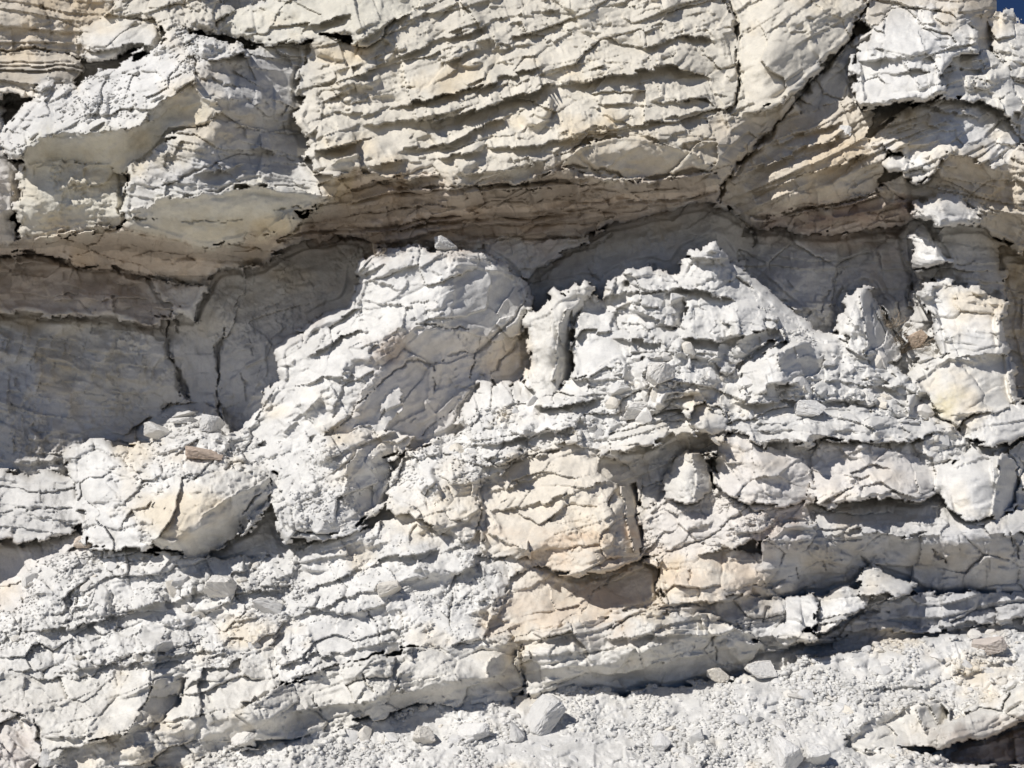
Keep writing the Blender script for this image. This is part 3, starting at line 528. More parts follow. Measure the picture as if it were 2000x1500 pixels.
mass('rock_ledge', 'rock ledge', 'pale ledge with lumpy lit top in the lower right corner',
     [[1657, 1452], [1680, 1425], [1740, 1400], [1760, 1388], [1790, 1378], [1830, 1368], [1853, 1390], [1847, 1412], [1880, 1405], [1950, 1372], [2000, 1340], [2060, 1310], [2230, 1290], [2230, 1392], [2000, 1406], [1920, 1440], [1850, 1454], [1760, 1458], [1700, 1464]],
     [(1665, 1448, 1.55), (1760, 1392, 1.48), (1830, 1372, 1.48), (1840, 1410, 1.55), (1950, 1378, 1.5), (2050, 1315, 1.4), (2200, 1300, 1.4), (2200, 1366, 1.68), (2000, 1378, 1.72), (1850, 1428, 1.76), (1700, 1446, 1.66), (2200, 1390, 1.6), (2000, 1404, 1.64), (1850, 1452, 1.68), (1710, 1462, 1.62)], 'block', 'cream', -18, (90, 50), 9, .07)
mass('rock_bed', 'rock bed', 'pinkish shaded rock in the lower left corner',
     [[-230, 1378], [0, 1376], [72, 1398], [84, 1470], [66, 1500], [66, 1690], [-230, 1690]],
     [(0, 1385, 1.3), (70, 1405, 1.34), (78, 1480, 1.4), (0, 1480, 1.46), (60, 1650, 1.9), (-200, 1390, 1.4), (-200, 1650, 1.9)], 'semi', 'pink', 50, (90, 80), 6, .05)
mass('rock_ledge', 'rock ledge', 'broad sunlit ledge with smooth pale faces at the lower left',
     [[-230, 1314], [0, 1310], [80, 1330], [150, 1330], [250, 1320], [350, 1310], [440, 1310], [470, 1290], [530, 1263], [545, 1332], [502, 1372], [420, 1402], [300, 1432], [150, 1462], [80, 1472], [70, 1402], [0, 1382], [-230, 1382]],
     [(0, 1318, 1.1), (200, 1330, 1.2), (440, 1315, 1.22), (530, 1270, 1.1), (500, 1364, 1.3), (300, 1424, 1.52), (100, 1455, 1.5), (75, 1390, 1.38), (200, 1390, 1.42), (370, 1370, 1.36), (-200, 1330, 1.1), (-200, 1375, 1.3)],
     'block', 'cream', -18, (110, 70), 8, .06, f2=.9)
mass('rock_bed', 'rock bed', 'thick pale bed rising from the lower left with a shaded undercut base',
     [[78, 1474], [150, 1463], [300, 1432], [420, 1402], [500, 1371], [560, 1340], [640, 1312], [780, 1276], [900, 1259], [1000, 1250], [1016, 1290], [1022, 1340], [1002, 1367], [900, 1378], [830, 1368], [760, 1388], [700, 1403], [640, 1422], [560, 1442], [480, 1454], [400, 1474], [350, 1494], [200, 1504], [90, 1504]],
     [(90, 1478, 1.5), (300, 1438, 1.52), (420, 1406, 1.42), (640, 1318, 1.28), (900, 1266, 1.25), (1000, 1255, 1.24), (1015, 1350, 1.1), (870, 1320, 1.46), (700, 1360, 1.5), (500, 1405, 1.54), (850, 1366, 1.25), (680, 1405, 1.3), (480, 1448, 1.38), (300, 1490, 1.48), (150, 1498, 1.5), (300, 1460, 1.6), (960, 1310, 1.36)],
     'block', 'cream', -14, (95, 60), 8, .05, f2=.8, f3=.8)
mass('rock_bed', 'rock bed', 'pale bed with dark undercut continuing right of the thick lowest bed',
     [[1014, 1252], [1060, 1237], [1140, 1214], [1200, 1202], [1250, 1197], [1380, 1207], [1450, 1237], [1484, 1260], [1454, 1294], [1446, 1324], [1380, 1324], [1330, 1334], [1240, 1334], [1230, 1354], [1130, 1334], [1080, 1349], [1030, 1354], [1022, 1300]],
     [(1020, 1260, 1.2), (1200, 1207, 1.18), (1380, 1212, 1.18), (1475, 1258, 1.02), (1440, 1312, .8), (1240, 1325, .98), (1100, 1335, 1.1), (1250, 1262, 1.36), (1100, 1290, 1.36), (1380, 1260, 1.18), (1035, 1340, 1.1)],
     'block', 'cream', -12, (90, 50), 8, .05, f2=.8, saw=.5)
# ------------------------------------------------------------------ cracks (line, half width, depth) and ledge lips (line, stand-out, reach above, undercut below)
CRACKS = [
    ([[1422, 10], [1440, 44], [1437, 105], [1444, 150], [1437, 196], [1422, 218]], 5, .3),
    ([[1384, 228], [1378, 240], [1376, 252]], 4, .2),
    ([[1692, 10], [1682, 38], [1652, 82], [1618, 124], [1582, 170], [1560, 195]], 7, .35),
    ([[1560, 195], [1500, 262], [1440, 322], [1410, 362], [1402, 395]], 7, .3),
    ([[0, 100], [60, 97], [110, 98], [155, 112]], 4, .15),
    ([[378, 90], [380, 115], [384, 145], [378, 150]], 3, .12), ([[372, 145], [410, 155], [450, 168], [490, 172]], 3, .12),
    ([[556, 205], [558, 240], [556, 260]], 2.5, .1), ([[462, 250], [520, 256], [560, 262], [600, 258]], 2.5, .08), ([[300, 370], [360, 345], [460, 300], [540, 306], [600, 316]], 3, .09),
    ([[240, 335], [247, 350], [245, 380]], 7, .25), ([[262, 425], [285, 426], [310, 421]], 3, .12), ([[525, 412], [550, 404], [580, 402], [600, 408]], 3, .1), ([[330, 425], [400, 432], [480, 428]], 2, .05),
    ([[0, 210], [30, 200], [60, 190]], 8, .3),
    # shale splits
    ([[720, 350], [780, 366], [840, 368], [930, 360]], 4, .14), ([[980, 370], [1030, 366], [1080, 368]], 4, .14), ([[810, 428], [850, 430], [900, 424]], 3, .1), ([[790, 438], [870, 440], [940, 436]], 2.5, .08),
    ([[1100, 322], [1160, 328], [1210, 342], [1240, 358], [1262, 348], [1300, 342], [1390, 330]], 4, .16), ([[920, 418], [960, 402], [1010, 388], [1060, 392]], 2.5, .08), ([[1200, 436], [1140, 462], [1060, 470]], 4, .12),
    ([[640, 455], [720, 470], [800, 484], [850, 488]], 5, .2),
    ([[1500, 425], [1560, 412], [1640, 398], [1700, 380]], 4, .15), ([[1540, 405], [1600, 398]], 3, .1),
    # cave
    ([[300, 615], [325, 622], [330, 670], [345, 715], [352, 750], [372, 772]], 6, .25), ([[436, 640], [430, 680], [428, 720], [428, 790], [438, 830]], 5, .3), ([[0, 505], [60, 496], [110, 505], [135, 520]], 6, .25),
    ([[230, 532], [290, 545], [330, 556], [390, 560]], 5, .18), ([[328, 615], [345, 628], [352, 650]], 4, .15), ([[480, 780], [478, 750], [470, 730]], 4, .1), ([[520, 605], [550, 585]], 2.5, .06),
    # buttress
    ([[815, 632], [860, 637], [900, 643], [930, 652]], 3.5, .12), ([[640, 850], [690, 805], [745, 745], [790, 712], [820, 704], [850, 712], [848, 760], [845, 790]], 3, .1), ([[850, 712], [880, 690], [905, 688], [920, 695]], 2.5, .08),
    ([[915, 740], [935, 690], [965, 660], [1010, 625], [1030, 570]], 5, .14), ([[955, 730], [985, 700], [1012, 660], [1022, 640]], 4, .12), ([[820, 850], [850, 825], [885, 800]], 2.5, .08), ([[880, 760], [920, 758], [890, 800], [892, 840]], 2, .06),
    ([[700, 500], [740, 495], [800, 490], [900, 495], [960, 512], [1000, 535]], 2.5, .05),
    ([[1150, 515], [1158, 540], [1170, 548]], 2.5, .08), ([[1200, 450], [1180, 470], [1100, 500], [1060, 520]], 3, .1), ([[1430, 410], [1465, 440], [1475, 470], [1468, 490]], 4, .15),
    ([[1118, 610], [1116, 660], [1120, 700], [1118, 742]], 5, .2), ([[962, 745], [962, 790], [966, 830]], 2.5, .12), ([[1000, 765], [1006, 790], [1030, 790]], 3, .12),
    ([[1600, 610], [1625, 560], [1640, 530]], 3, .1), ([[1630, 640], [1640, 610], [1632, 590], [1645, 560]], 3, .1), ([[1778, 535], [1780, 570], [1785, 600]], 4, .15), ([[1780, 525], [1830, 520], [1900, 510]], 3, .08),
    ([[1780, 710], [1830, 700], [1860, 690]], 3, .1), ([[1800, 785], [1840, 820], [1880, 840]], 6, .2), ([[1225, 690], [1290, 690], [1340, 684]], 3, .1), ([[1490, 676], [1530, 660]], 3, .06),
    ([[940, 900], [1000, 908], [1060, 885], [1105, 872]], 4, .14), ([[1385, 880], [1382, 920], [1392, 955]], 5, .2), ([[1400, 850], [1440, 845], [1420, 852]], 4, .15), ([[1240, 830], [1300, 826], [1340, 828]], 3, .1),
    ([[936, 925], [938, 980], [930, 1040]], 2.5, .08),
    ([[470, 1035], [472, 1005], [500, 975], [522, 950]], 4, .15), ([[0, 996], [70, 996], [150, 990]], 2.5, .08),
    ([[560, 1340], [640, 1312], [780, 1277], [900, 1257], [1000, 1250], [1060, 1228], [1130, 1200], [1150, 1170], [1190, 1130], [1250, 1100]], 2.5, .06), ([[500, 1372], [560, 1342], [600, 1325]], 2, .05),
    ([[1250, 1098], [1300, 1080], [1380, 1050], [1440, 1010], [1460, 985]], 3, .1), ([[1016, 1255], [1022, 1300], [1026, 1345]], 3.5, .12), ([[1180, 1230], [1240, 1200], [1300, 1185], [1380, 1178]], 3.5, .1),
    ([[960, 1150], [968, 1180], [965, 1200]], 3, .08), ([[880, 1160], [880, 1210], [878, 1225]], 3, .1), ([[724, 1200], [740, 1230], [742, 1260]], 3, .08), ([[1280, 1090], [1282, 1130], [1285, 1165]], 5, .15), ([[1346, 1110], [1352, 1140]], 2.5, .08),
    ([[1975, 1040], [1985, 1070], [1990, 1100]], 4, .12), ([[1815, 1065], [1830, 1085], [1845, 1100]], 4, .12), ([[1560, 1105], [1562, 1130]], 3, .08), ([[1605, 1090], [1610, 1120]], 2.5, .06), ([[1680, 1085], [1690, 1105], [1700, 1110]], 4, .12),
    ([[1665, 1205], [1700, 1196], [1740, 1200]], 4, .12), ([[1500, 1185], [1490, 1220]], 3, .08), ([[135, 1160], [138, 1200], [128, 1225]], 4, .1), ([[220, 1160], [222, 1200]], 3, .06), ([[40, 1208], [40, 1240], [36, 1260]], 4, .1),
    ([[70, 1400], [80, 1450], [84, 1480]], 5, .15), ([[710, 1310], [720, 1340], [735, 1360]], 3, .1), ([[610, 1355], [618, 1380], [630, 1390]], 3, .08), ([[1395, 1240], [1400, 1290]], 3, .08),
]
LIPS = [
    # beds of the central overhang
    ([[690, 150], [792, 105], [880, 70], [1020, 28], [1100, 20]], .035, 26, 10), ([[640, 215], [705, 224], [796, 203], [901, 178], [990, 150], [1060, 128]], .05, 26, 12),
    ([[708, 243], [810, 238], [901, 224], [985, 196], [1065, 168], [1188, 150], [1300, 130], [1345, 140], [1392, 156]], .12, 30, 18), ([[614, 297], [680, 283], [740, 270]], .07, 22, 12),
    ([[780, 292], [840, 285], [880, 276], [950, 245], [1003, 228]], .075, 20, 14), ([[720, 325], [780, 318], [850, 308], [950, 294], [1108, 273], [1250, 245], [1380, 215]], .035, 24, 12),
    ([[1100, 285], [1200, 262], [1270, 268], [1300, 290]], .05, 14, 14), ([[860, 120], [940, 100], [1010, 92], [1100, 70], [1180, 60]], .02, 22, 10), ([[1180, 75], [1260, 90], [1330, 70], [1400, 80]], .02, 20, 10),
    ([[900, 340], [1000, 330], [1060, 318]], .05, 20, 10), ([[1150, 210], [1250, 205], [1350, 195], [1400, 200]], .02, 18, 10),
    ([[160, 100], [230, 90], [300, 84]], .05, 16, 10), ([[470, 60], [560, 55], [640, 40], [690, 30]], .06, 22, 12), ([[690, 88], [740, 60], [800, 18]], .06, 26, 10),
    # left overhang side
    ([[440, 300], [480, 290], [540, 300]], .03, 16, 8), ([[380, 345], [430, 335], [480, 325]], .04, 14, 10), ([[400, 200], [340, 210], [310, 235], [270, 240]], .04, 16, 10), ([[420, 215], [400, 245], [330, 250], [320, 265], [300, 268]], .04, 14, 10),
    # right slabs
    ([[1450, 345], [1520, 312], [1600, 280], [1660, 262]], .05, 18, 10), ([[1470, 375], [1560, 345], [1640, 320], [1700, 300]], .05, 18, 10), ([[1500, 290], [1580, 258], [1650, 240]], .04, 16, 8),
    ([[1680, 210], [1740, 200], [1800, 192], [1838, 182]], .06, 20, 10), ([[1790, 200], [1850, 215], [1920, 240]], .05, 18, 10), ([[1730, 260], [1800, 240], [1860, 250]], .05, 16, 10), ([[1690, 150], [1760, 140], [1830, 140]], .04, 18, 8),
    # crest
    ([[1150, 600], [1200, 575], [1260, 565], [1310, 570]], .07, 24, 12), ([[1310, 560], [1370, 570], [1440, 590]], .06, 22, 10), ([[1230, 600], [1280, 625], [1340, 640]], .06, 26, 12), ([[1330, 660], [1400, 668], [1470, 650], [1530, 640]], .08, 36, 14),
    ([[1190, 660], [1250, 665], [1300, 672]], .06, 22, 10),
    # buttress
    ([[715, 545], [770, 560], [840, 555]], .03, 20, 8), ([[600, 700], [670, 660], [730, 640]], .05, 24, 10), ([[560, 760], [620, 740], [690, 735]], .04, 22, 8), ([[700, 590], [780, 600], [850, 580]], .03, 24, 8),
    # slope
    ([[900, 870], [980, 862], [1060, 850], [1130, 830]], .05, 18, 10), ([[930, 905], [1000, 908], [1060, 886], [1105, 873]], .07, 24, 14), ([[1040, 800], [1120, 790], [1180, 780]], .05, 20, 10), ([[1430, 790], [1520, 780], [1620, 785], [1720, 790]], .06, 22, 10),
    ([[1600, 745], [1680, 750], [1760, 770]], .06, 24, 10), ([[960, 1000], [1040, 990], [1120, 960], [1190, 940]], .05, 30, 10), ([[950, 960], [1030, 940], [1110, 910]], .05, 24, 10),
    ([[540, 1300], [620, 1280], [720, 1265], [800, 1250]], .06, 28, 12), ([[590, 1150], [660, 1130], [760, 1090], [860, 1075]], .06, 26, 10), ([[560, 1210], [640, 1180], [740, 1150], [840, 1130]], .05, 26, 8),
    ([[60, 1230], [140, 1228], [230, 1200], [300, 1180], [400, 1160]], .07, 40, 16), ([[420, 1180], [480, 1160], [580, 1150]], .06, 30, 16), ([[100, 1310], [200, 1300], [300, 1290], [440, 1270]], .05, 20, 10),
    ([[80, 1440], [160, 1440], [280, 1416], [420, 1396]], .05, 20, 18), ([[560, 1395], [640, 1380], [720, 1372], [830, 1345]], .05, 20, 16), ([[860, 1325], [940, 1330], [1000, 1320]], .05, 20, 14),
    ([[1130, 1320], [1230, 1310], [1330, 1285], [1440, 1262]], .06, 20, 18), ([[1180, 1250], [1260, 1240], [1340, 1240], [1420, 1250]], .05, 16, 10),
    ([[1500, 1245], [1580, 1252], [1700, 1232], [1850, 1222], [2000, 1206]], .07, 18, 10), ([[1660, 1092], [1720, 1100], [1800, 1110], [1860, 1085]], .04, 26, 14), ([[1250, 1065], [1330, 1045], [1400, 1010]], .06, 22, 12),
    ([[1600, 985], [1660, 970], [1740, 960], [1800, 975]], .06, 26, 12), ([[1700, 1350], [1800, 1340], [1900, 1310], [2000, 1290]], .05, 24, 12),
]
STAINS = [
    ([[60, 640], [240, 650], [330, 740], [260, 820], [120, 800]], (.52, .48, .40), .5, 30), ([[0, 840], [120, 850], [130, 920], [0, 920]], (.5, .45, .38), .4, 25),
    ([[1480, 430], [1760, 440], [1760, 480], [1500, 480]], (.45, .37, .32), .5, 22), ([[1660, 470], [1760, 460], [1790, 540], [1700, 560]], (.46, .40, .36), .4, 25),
    ([[520, 600], [640, 540], [690, 560], [600, 650], [540, 660]], (.48, .43, .38), .4, 25), ([[1040, 480], [1150, 460], [1150, 520], [1050, 540]], (.44, .37, .32), .5, 20),
    ([[960, 1040], [1240, 1020], [1260, 1110], [1040, 1115]], (.66, .51, .37), .6, 25),
    ([[1000, 1140], [1240, 1130], [1240, 1250], [960, 1240]], (.66, .53, .40), .42, 25),
    ([[1250, 1080], [1500, 1085], [1480, 1170], [1280, 1170]], (.66, .53, .40), .42, 25),
    ([[1460, 1000], [1580, 985], [1560, 1060], [1470, 1060]], (.52, .42, .35), .5, 20),
    ([[1190, 1050], [1240, 1060], [1230, 1090], [1180, 1085]], (.62, .42, .25), .5, 14),
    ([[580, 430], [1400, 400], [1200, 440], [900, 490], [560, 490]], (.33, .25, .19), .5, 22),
    ([[90, 305], [230, 320], [240, 350], [150, 370]], (.50, .40, .24), .5, 20), ([[430, 275], [300, 300], [260, 340], [300, 345]], (.52, .44, .28), .4, 18),
    ([[620, 340], [720, 345], [700, 395], [620, 390]], (.50, .39, .22), .5, 18), ([[330, 430], [560, 425], [540, 450], [400, 450]], (.48, .38, .22), .4, 14),
    ([[720, 660], [800, 650], [790, 700], [710, 720]], (.52, .42, .33), .6, 18), ([[860, 1000], [900, 1000], [900, 1080], [850, 1080]], (.5, .46, .40), .3, 20),
    ([[1830, 760], [1880, 760], [1860, 810], [1820, 800]], (.60, .52, .30), .6, 16), ([[1960, 480], [2100, 500], [2100, 650], [1970, 620]], (.46, .36, .22), .5, 24),
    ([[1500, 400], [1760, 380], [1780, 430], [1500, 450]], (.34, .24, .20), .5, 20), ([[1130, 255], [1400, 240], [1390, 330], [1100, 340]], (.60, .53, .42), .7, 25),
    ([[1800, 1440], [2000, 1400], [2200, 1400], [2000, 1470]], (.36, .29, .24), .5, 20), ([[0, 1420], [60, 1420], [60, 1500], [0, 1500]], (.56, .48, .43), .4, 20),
]
# flat broken faces within a mass: (words of the mass's label, outline, points)
SMOOTH = [   # faces that broke clean
    [[1098, 328], [1130, 285], [1200, 268], [1290, 278], [1350, 298], [1402, 332], [1290, 352], [1180, 347]],
    [[40, 300], [110, 268], [270, 252], [330, 185], [372, 170], [425, 210], [410, 240], [330, 262], [240, 328], [130, 312], [60, 320]],
    [[250, 437], [330, 394], [500, 368], [640, 385], [560, 414], [500, 460], [390, 486], [300, 462]],
    [[1125, 685], [1150, 662], [1210, 652], [1222, 690], [1160, 724], [1128, 734]],
    [[730, 540], [800, 520], [860, 540], [840, 590], [760, 610], [715, 600]], [[560, 720], [620, 690], [680, 690], [640, 770], [560, 790]],
    [[890, 520], [1000, 540], [1020, 600], [980, 650], [880, 625]], [[760, 690], [840, 720], [830, 800], [740, 850], [700, 830]],
    [[1150, 1140], [1250, 1110], [1270, 1160], [1180, 1190]], [[1000, 1150], [1080, 1140], [1140, 1190], [1060, 1225], [985, 1215]],
    [[1790, 740], [1850, 705], [1960, 705], [1980, 790], [1890, 810], [1830, 800]], [[1840, 920], [1930, 895], [1950, 980], [1860, 1000]],
    [[200, 1395], [300, 1335], [345, 1370], [250, 1432], [170, 1448]], [[960, 1000], [1060, 1010], [1070, 1060], [990, 1060]],
    [[880, 1275], [1000, 1258], [1012, 1335], [900, 1325]], [[600, 1220], [720, 1208], [735, 1250], [620, 1288]], [[1450, 60], [1560, 90], [1580, 160], [1500, 205], [1450, 190]],
    [[1820, 560], [1945, 600], [1950, 650], [1830, 640]], [[1680, 120], [1760, 110], [1800, 180], [1690, 200]],
]
FACES = [
    ('broad pale central', [[1098, 328], [1130, 285], [1200, 268], [1290, 278], [1350, 298], [1402, 332], [1290, 352], [1180, 347]], [(1110, 322, .46), (1200, 272, .54), (1350, 302, .5), (1395, 328, .4), (1290, 348, .3), (1180, 344, .32)]),
    ('broad pale central', [[612, 334], [640, 318], [700, 300], [722, 338]], [(616, 330, .3), (650, 316, .36), (700, 304, .4), (720, 335, .2)]),
    ('broad pale central', [[1110, 215], [1200, 205], [1300, 212], [1380, 232], [1395, 270], [1300, 262], [1200, 258], [1120, 262]], [(1115, 220, .3), (1300, 215, .34), (1380, 235, .32), (1390, 268, .42), (1200, 256, .42), (1120, 258, .4)]),
    ('forked top', [[1150, 576], [1158, 590], [1124, 615], [1117, 650], [1123, 700], [1118, 744], [1078, 760], [1088, 700], [1090, 640], [1104, 605]],
     [(1106, 606, .42), (1090, 650, .46), (1082, 750, .52), (1120, 650, .02), (1120, 740, .05), (1155, 585, .05)]),
    ('jagged bright crest of the mound', [[1418, 695], [1440, 662], [1500, 642], [1538, 622], [1536, 652], [1492, 678], [1450, 704]], [(1430, 680, .64), (1500, 645, .52), (1535, 630, .42), (1490, 676, .42), (1450, 700, .5)]),
    ('jagged bright crest of the mound', [[1240, 575], [1320, 572], [1345, 590], [1330, 640], [1290, 650], [1240, 600]], [(1245, 580, .42), (1325, 576, .32), (1340, 600, .22), (1295, 645, .45)]),
    ('jagged bright crest of the mound', [[1350, 600], [1400, 590], [1440, 605], [1445, 650], [1400, 665], [1345, 655]], [(1350, 600, .38), (1440, 605, .44), (1345, 655, .56), (1445, 650, .62)]),
    ('just right of the crest', [[1520, 690], [1580, 664], [1614, 690], [1606, 724], [1560, 744], [1525, 752]], [(1522, 700, .86), (1610, 690, .35), (1602, 725, .42), (1530, 745, .86)]),
    ('big smooth boulder at the right edge with', [[1950, 886], [1980, 892], [1998, 940], [1990, 994], [1935, 1014], [1945, 960]], [(1948, 930, 1.0), (1994, 940, .4), (1988, 990, .4), (1940, 1005, 1.02)]),
    ('with a shadowed notch', [[1214, 950], [1244, 942], [1250, 1000], [1262, 1060], [1236, 1078], [1222, 1010]], [(1218, 955, .92), (1222, 1010, 1.1), (1236, 1075, 1.16), (1250, 1000, .65), (1260, 1060, .7)]),
    ('with a shadowed notch', [[950, 1000], [1000, 985], [1060, 1010], [1080, 1050], [1040, 1075], [985, 1060], [955, 1040]], [(955, 1000, .82), (1000, 988, .84), (1070, 1030, 1.0), (1040, 1072, 1.08), (960, 1040, .96)]),
    ('shaded undercut base', [[952, 1292], [1000, 1260], [1020, 1290], [1026, 1342], [985, 1334], [948, 1328]], [(955, 1300, 1.44), (1000, 1265, 1.22), (1018, 1292, 1.02), (1022, 1338, 1.0), (952, 1325, 1.44)]),
    ('smooth pale faces at the lower left', [[300, 1330], [362, 1322], [352, 1372], [290, 1428], [248, 1432], [280, 1380]], [(300, 1335, 1.44), (358, 1328, 1.12), (350, 1370, 1.2), (260, 1425, 1.64)]),
    ('smooth pale faces at the lower left', [[200, 1392], [232, 1352], [298, 1332], [278, 1382], [246, 1434], [170, 1452], [150, 1440]], [(200, 1392, 1.34), (296, 1336, 1.42), (250, 1430, 1.66), (160, 1445, 1.6)]),
    ('rising under the shale band', [[886, 503], [950, 506], [1002, 530], [1036, 562], [1034, 600], [1014, 642], [970, 660], [900, 648], [864, 634], [850, 600], [872, 550]],
     [(884, 508, .2), (856, 600, .44), (868, 632, .44), (1032, 570, -.34), (1012, 638, -.16), (950, 508, .02), (940, 590, .16)]),
    ('rising under the shale band', [[500, 818], [545, 748], [600, 720], [655, 738], [602, 800], [540, 852]], [(505, 815, .0), (545, 752, .08), (652, 740, .42), (602, 798, .48), (540, 848, .36)]),
    ('rising under the shale band', [[698, 535], [735, 496], [805, 498], [792, 560], [742, 602], [692, 604]], [(703, 540, -.08), (738, 500, -.02), (800, 502, .14), (790, 560, .3), (700, 600, .12)]),
    ('rising under the shale band', [[640, 640], [692, 606], [790, 598], [782, 640], [722, 672], [650, 702]], [(645, 642, .02), (692, 610, .06), (786, 602, .38), (778, 640, .46), (655, 698, .3)]),
    ('foot of the central buttress', [[700, 880], [742, 868], [762, 920], [756, 975], [692, 1010], [668, 960], [680, 910]], [(690, 895, .78), (755, 885, .42), (755, 970, .5), (680, 985, .9)]),
    ('foot of the central buttress', [[560, 905], [600, 885], [640, 900], [650, 950], [600, 965], [560, 945]], [(562, 908, .55), (640, 900, .68), (648, 950, .84), (562, 945, .7)]),
    ('crack and a shadow beneath', [[335, 1068], [400, 1000], [470, 958], [522, 932], [530, 955], [484, 1014], [468, 1054], [385, 1092], [345, 1076]], [(350, 1060, 1.02), (430, 985, 1.06), (515, 942, .78), (472, 1045, .68), (385, 1088, .74)]),
    ('thin pointed spire', [[1676, 562], [1704, 572], [1724, 600], [1744, 640], [1768, 672], [1742, 708], [1690, 708], [1688, 640]], [(1678, 572, .06), (1688, 640, .32), (1696, 700, .38), (1755, 665, -.3), (1722, 608, -.28)]),
    ('lumpy lit top', [[1788, 1386], [1830, 1368], [1855, 1390], [1848, 1416], [1800, 1428]], [(1792, 1392, 1.62), (1830, 1372, 1.42), (1852, 1395, 1.3), (1800, 1425, 1.72)]),
    ('largest rounded cream', [[1395, 905], [1425, 850], [1470, 868], [1490, 930], [1470, 985], [1410, 968]], [(1398, 905, .86), (1425, 855, .88), (1480, 890, 1.06), (1480, 975, 1.22), (1412, 965, 1.1)]),
    ('egg-shaped cream boulder with', [[1350, 885], [1372, 886], [1390, 920], [1396, 964], [1352, 994], [1358, 940]], [(1352, 890, .98), (1358, 940, 1.08), (1352, 988, 1.1), (1394, 930, .74), (1394, 962, .8)]),
    ('grey-white broken rock and rubble', [[120, 1150], [200, 1140], [215, 1160], [212, 1200], [130, 1226]], [(122, 1152, .74), (212, 1145, .84), (210, 1200, .98), (132, 1224, .94)]),
    ('smooth white sloping beds', [[725, 1200], [780, 1190], [790, 1245], [742, 1262]], [(726, 1204, 1.1), (785, 1195, 1.02), (788, 1242, 1.08), (742, 1258, 1.22)]),
    ('smooth white sloping beds', [[600, 1215], [680, 1195], [724, 1205], [738, 1250], [640, 1290], [600, 1290]], [(602, 1218, 1.06), (720, 1208, 1.06), (735, 1248, 1.2), (605, 1288, 1.26)]),
]
# ------------------------------------------------------------------ depth of the face
F32 = np.float32
LIPK = .95
WU = U + 0; WV = V + 0
wob_u = fbm(U / 38, V / 38, 1, 4, .6); wob_v = fbm(U / 38, V / 38, 2, 4, .6)
_, jx, jy_, _, _, _, _ = facets(U * .94 - V * .34, U * .34 + V * .94, 30, 19, 301)         # blocks that come away whole along an edge
_, kx, ky, _, _, _, _ = facets(U * .9 + V * .43, V * .9 - U * .43, 13, 9, 311)
chip_u = jx * 17 + kx * 3; chip_v = jy_ * 13 + ky * 2.5
D = np.zeros(U.shape, F32)
MID = np.zeros(U.shape, np.int32)
EDGE = np.full(U.shape, 1e3, F32)
for k, m in enumerate(MASSES):
    sl = window(m['poly'], 24)
    u = U[sl]; v = V[sl]
    w = m['warp']
    uu = u + wob_u[sl] * w * .45 + chip_u[sl] * w / 9; vv = v + wob_v[sl] * w * .45 + chip_v[sl] * w / 9
    ins = inside(m['poly'], uu, vv) if k else np.ones(u.shape, bool)
    if k and m['name'] not in ('boulder', 'scree_slope'):          # neighbours close up to each other
        e0, _ = seg_dist(m['poly'], uu, vv); ins |= e0 < (5 if m['cy'] > 560 else 3)
    if not ins.any(): continue
    iu = u[ins]; iv = v[ins]
    d = rbf(m['pts'], iu, iv)
    if m['rim'] >= 12:
        m['rim'] *= .7; m['rdep'] *= .6
        e, _ = seg_dist(m['poly'], uu[ins], vv[ins])
        q = np.clip(1 - e / m['rim'], 0, 1)
        d = d - m['rdep'] * (1 - np.sqrt(np.maximum(1 - q * q, 0)))
    for words, poly, pts in FACES:
        if words in m['label']:
            fi = inside(poly, iu + chip_u[sl][ins] * .5, iv + chip_v[sl][ins] * .5)
            d[fi] = rbf([(a, b, c + m['dz']) for a, b, c in pts], iu[fi], iv[fi])
    Dv = D[sl]; Dv[ins] = d
    Mv = MID[sl]; Mv[ins] = k
def blur(a, r):
    for ax in (0, 1):
        for _ in range(2):
            p = np.concatenate([np.repeat(np.take(a, [0], ax), r + 1, ax), a, np.repeat(np.take(a, [-1], ax), r, ax)], ax)
            c = np.cumsum(p, ax, dtype=np.float64)
            n = a.shape[ax]
            a = ((np.take(c, np.arange(2 * r + 1, 2 * r + 1 + n), ax) - np.take(c, np.arange(0, n), ax)) / (2 * r + 1)).astype(F32)
    return a
def sstep(x, a, b):
    t = np.clip((x - a) / (b - a), 0, 1); return t * t * (3 - 2 * t)
# neighbouring masses that nearly meet run into each other; true steps stay sharp, their front edges worn
Db = blur(D, 7)
D = Db + (D - Db) * (.25 + .75 * sstep(np.abs(D - Db), .03, .10))
D = D - .3 * np.maximum(D - blur(D, 3), 0)
NM = len(MASSES)
D += .17 * np.clip((V - 880) / MPP, 0, 3.2) - .10 * np.clip((330 - V) / MPP, 0, 2.2)
par = {key: np.array([m['st'][key] for m in MASSES], F32)[MID] for key in ('f2', 'f3', 'f4', 'saw', 'sth', 'low', 'pil', 'jt')}
dip = np.radians(np.array([m['dip'] for m in MASSES], F32))[MID]
seedA = (np.arange(NM) * 137.3).astype(F32)[MID]
wu = U + 10 * fbm(U / 140, V / 140, 21, 2); wv = V + 8 * fbm(U / 130, V / 130, 22, 2)
A = wu * np.cos(dip) + wv * np.sin(dip) + seedA
B = -wu * np.sin(dip) + wv * np.cos(dip) + seedA * .7

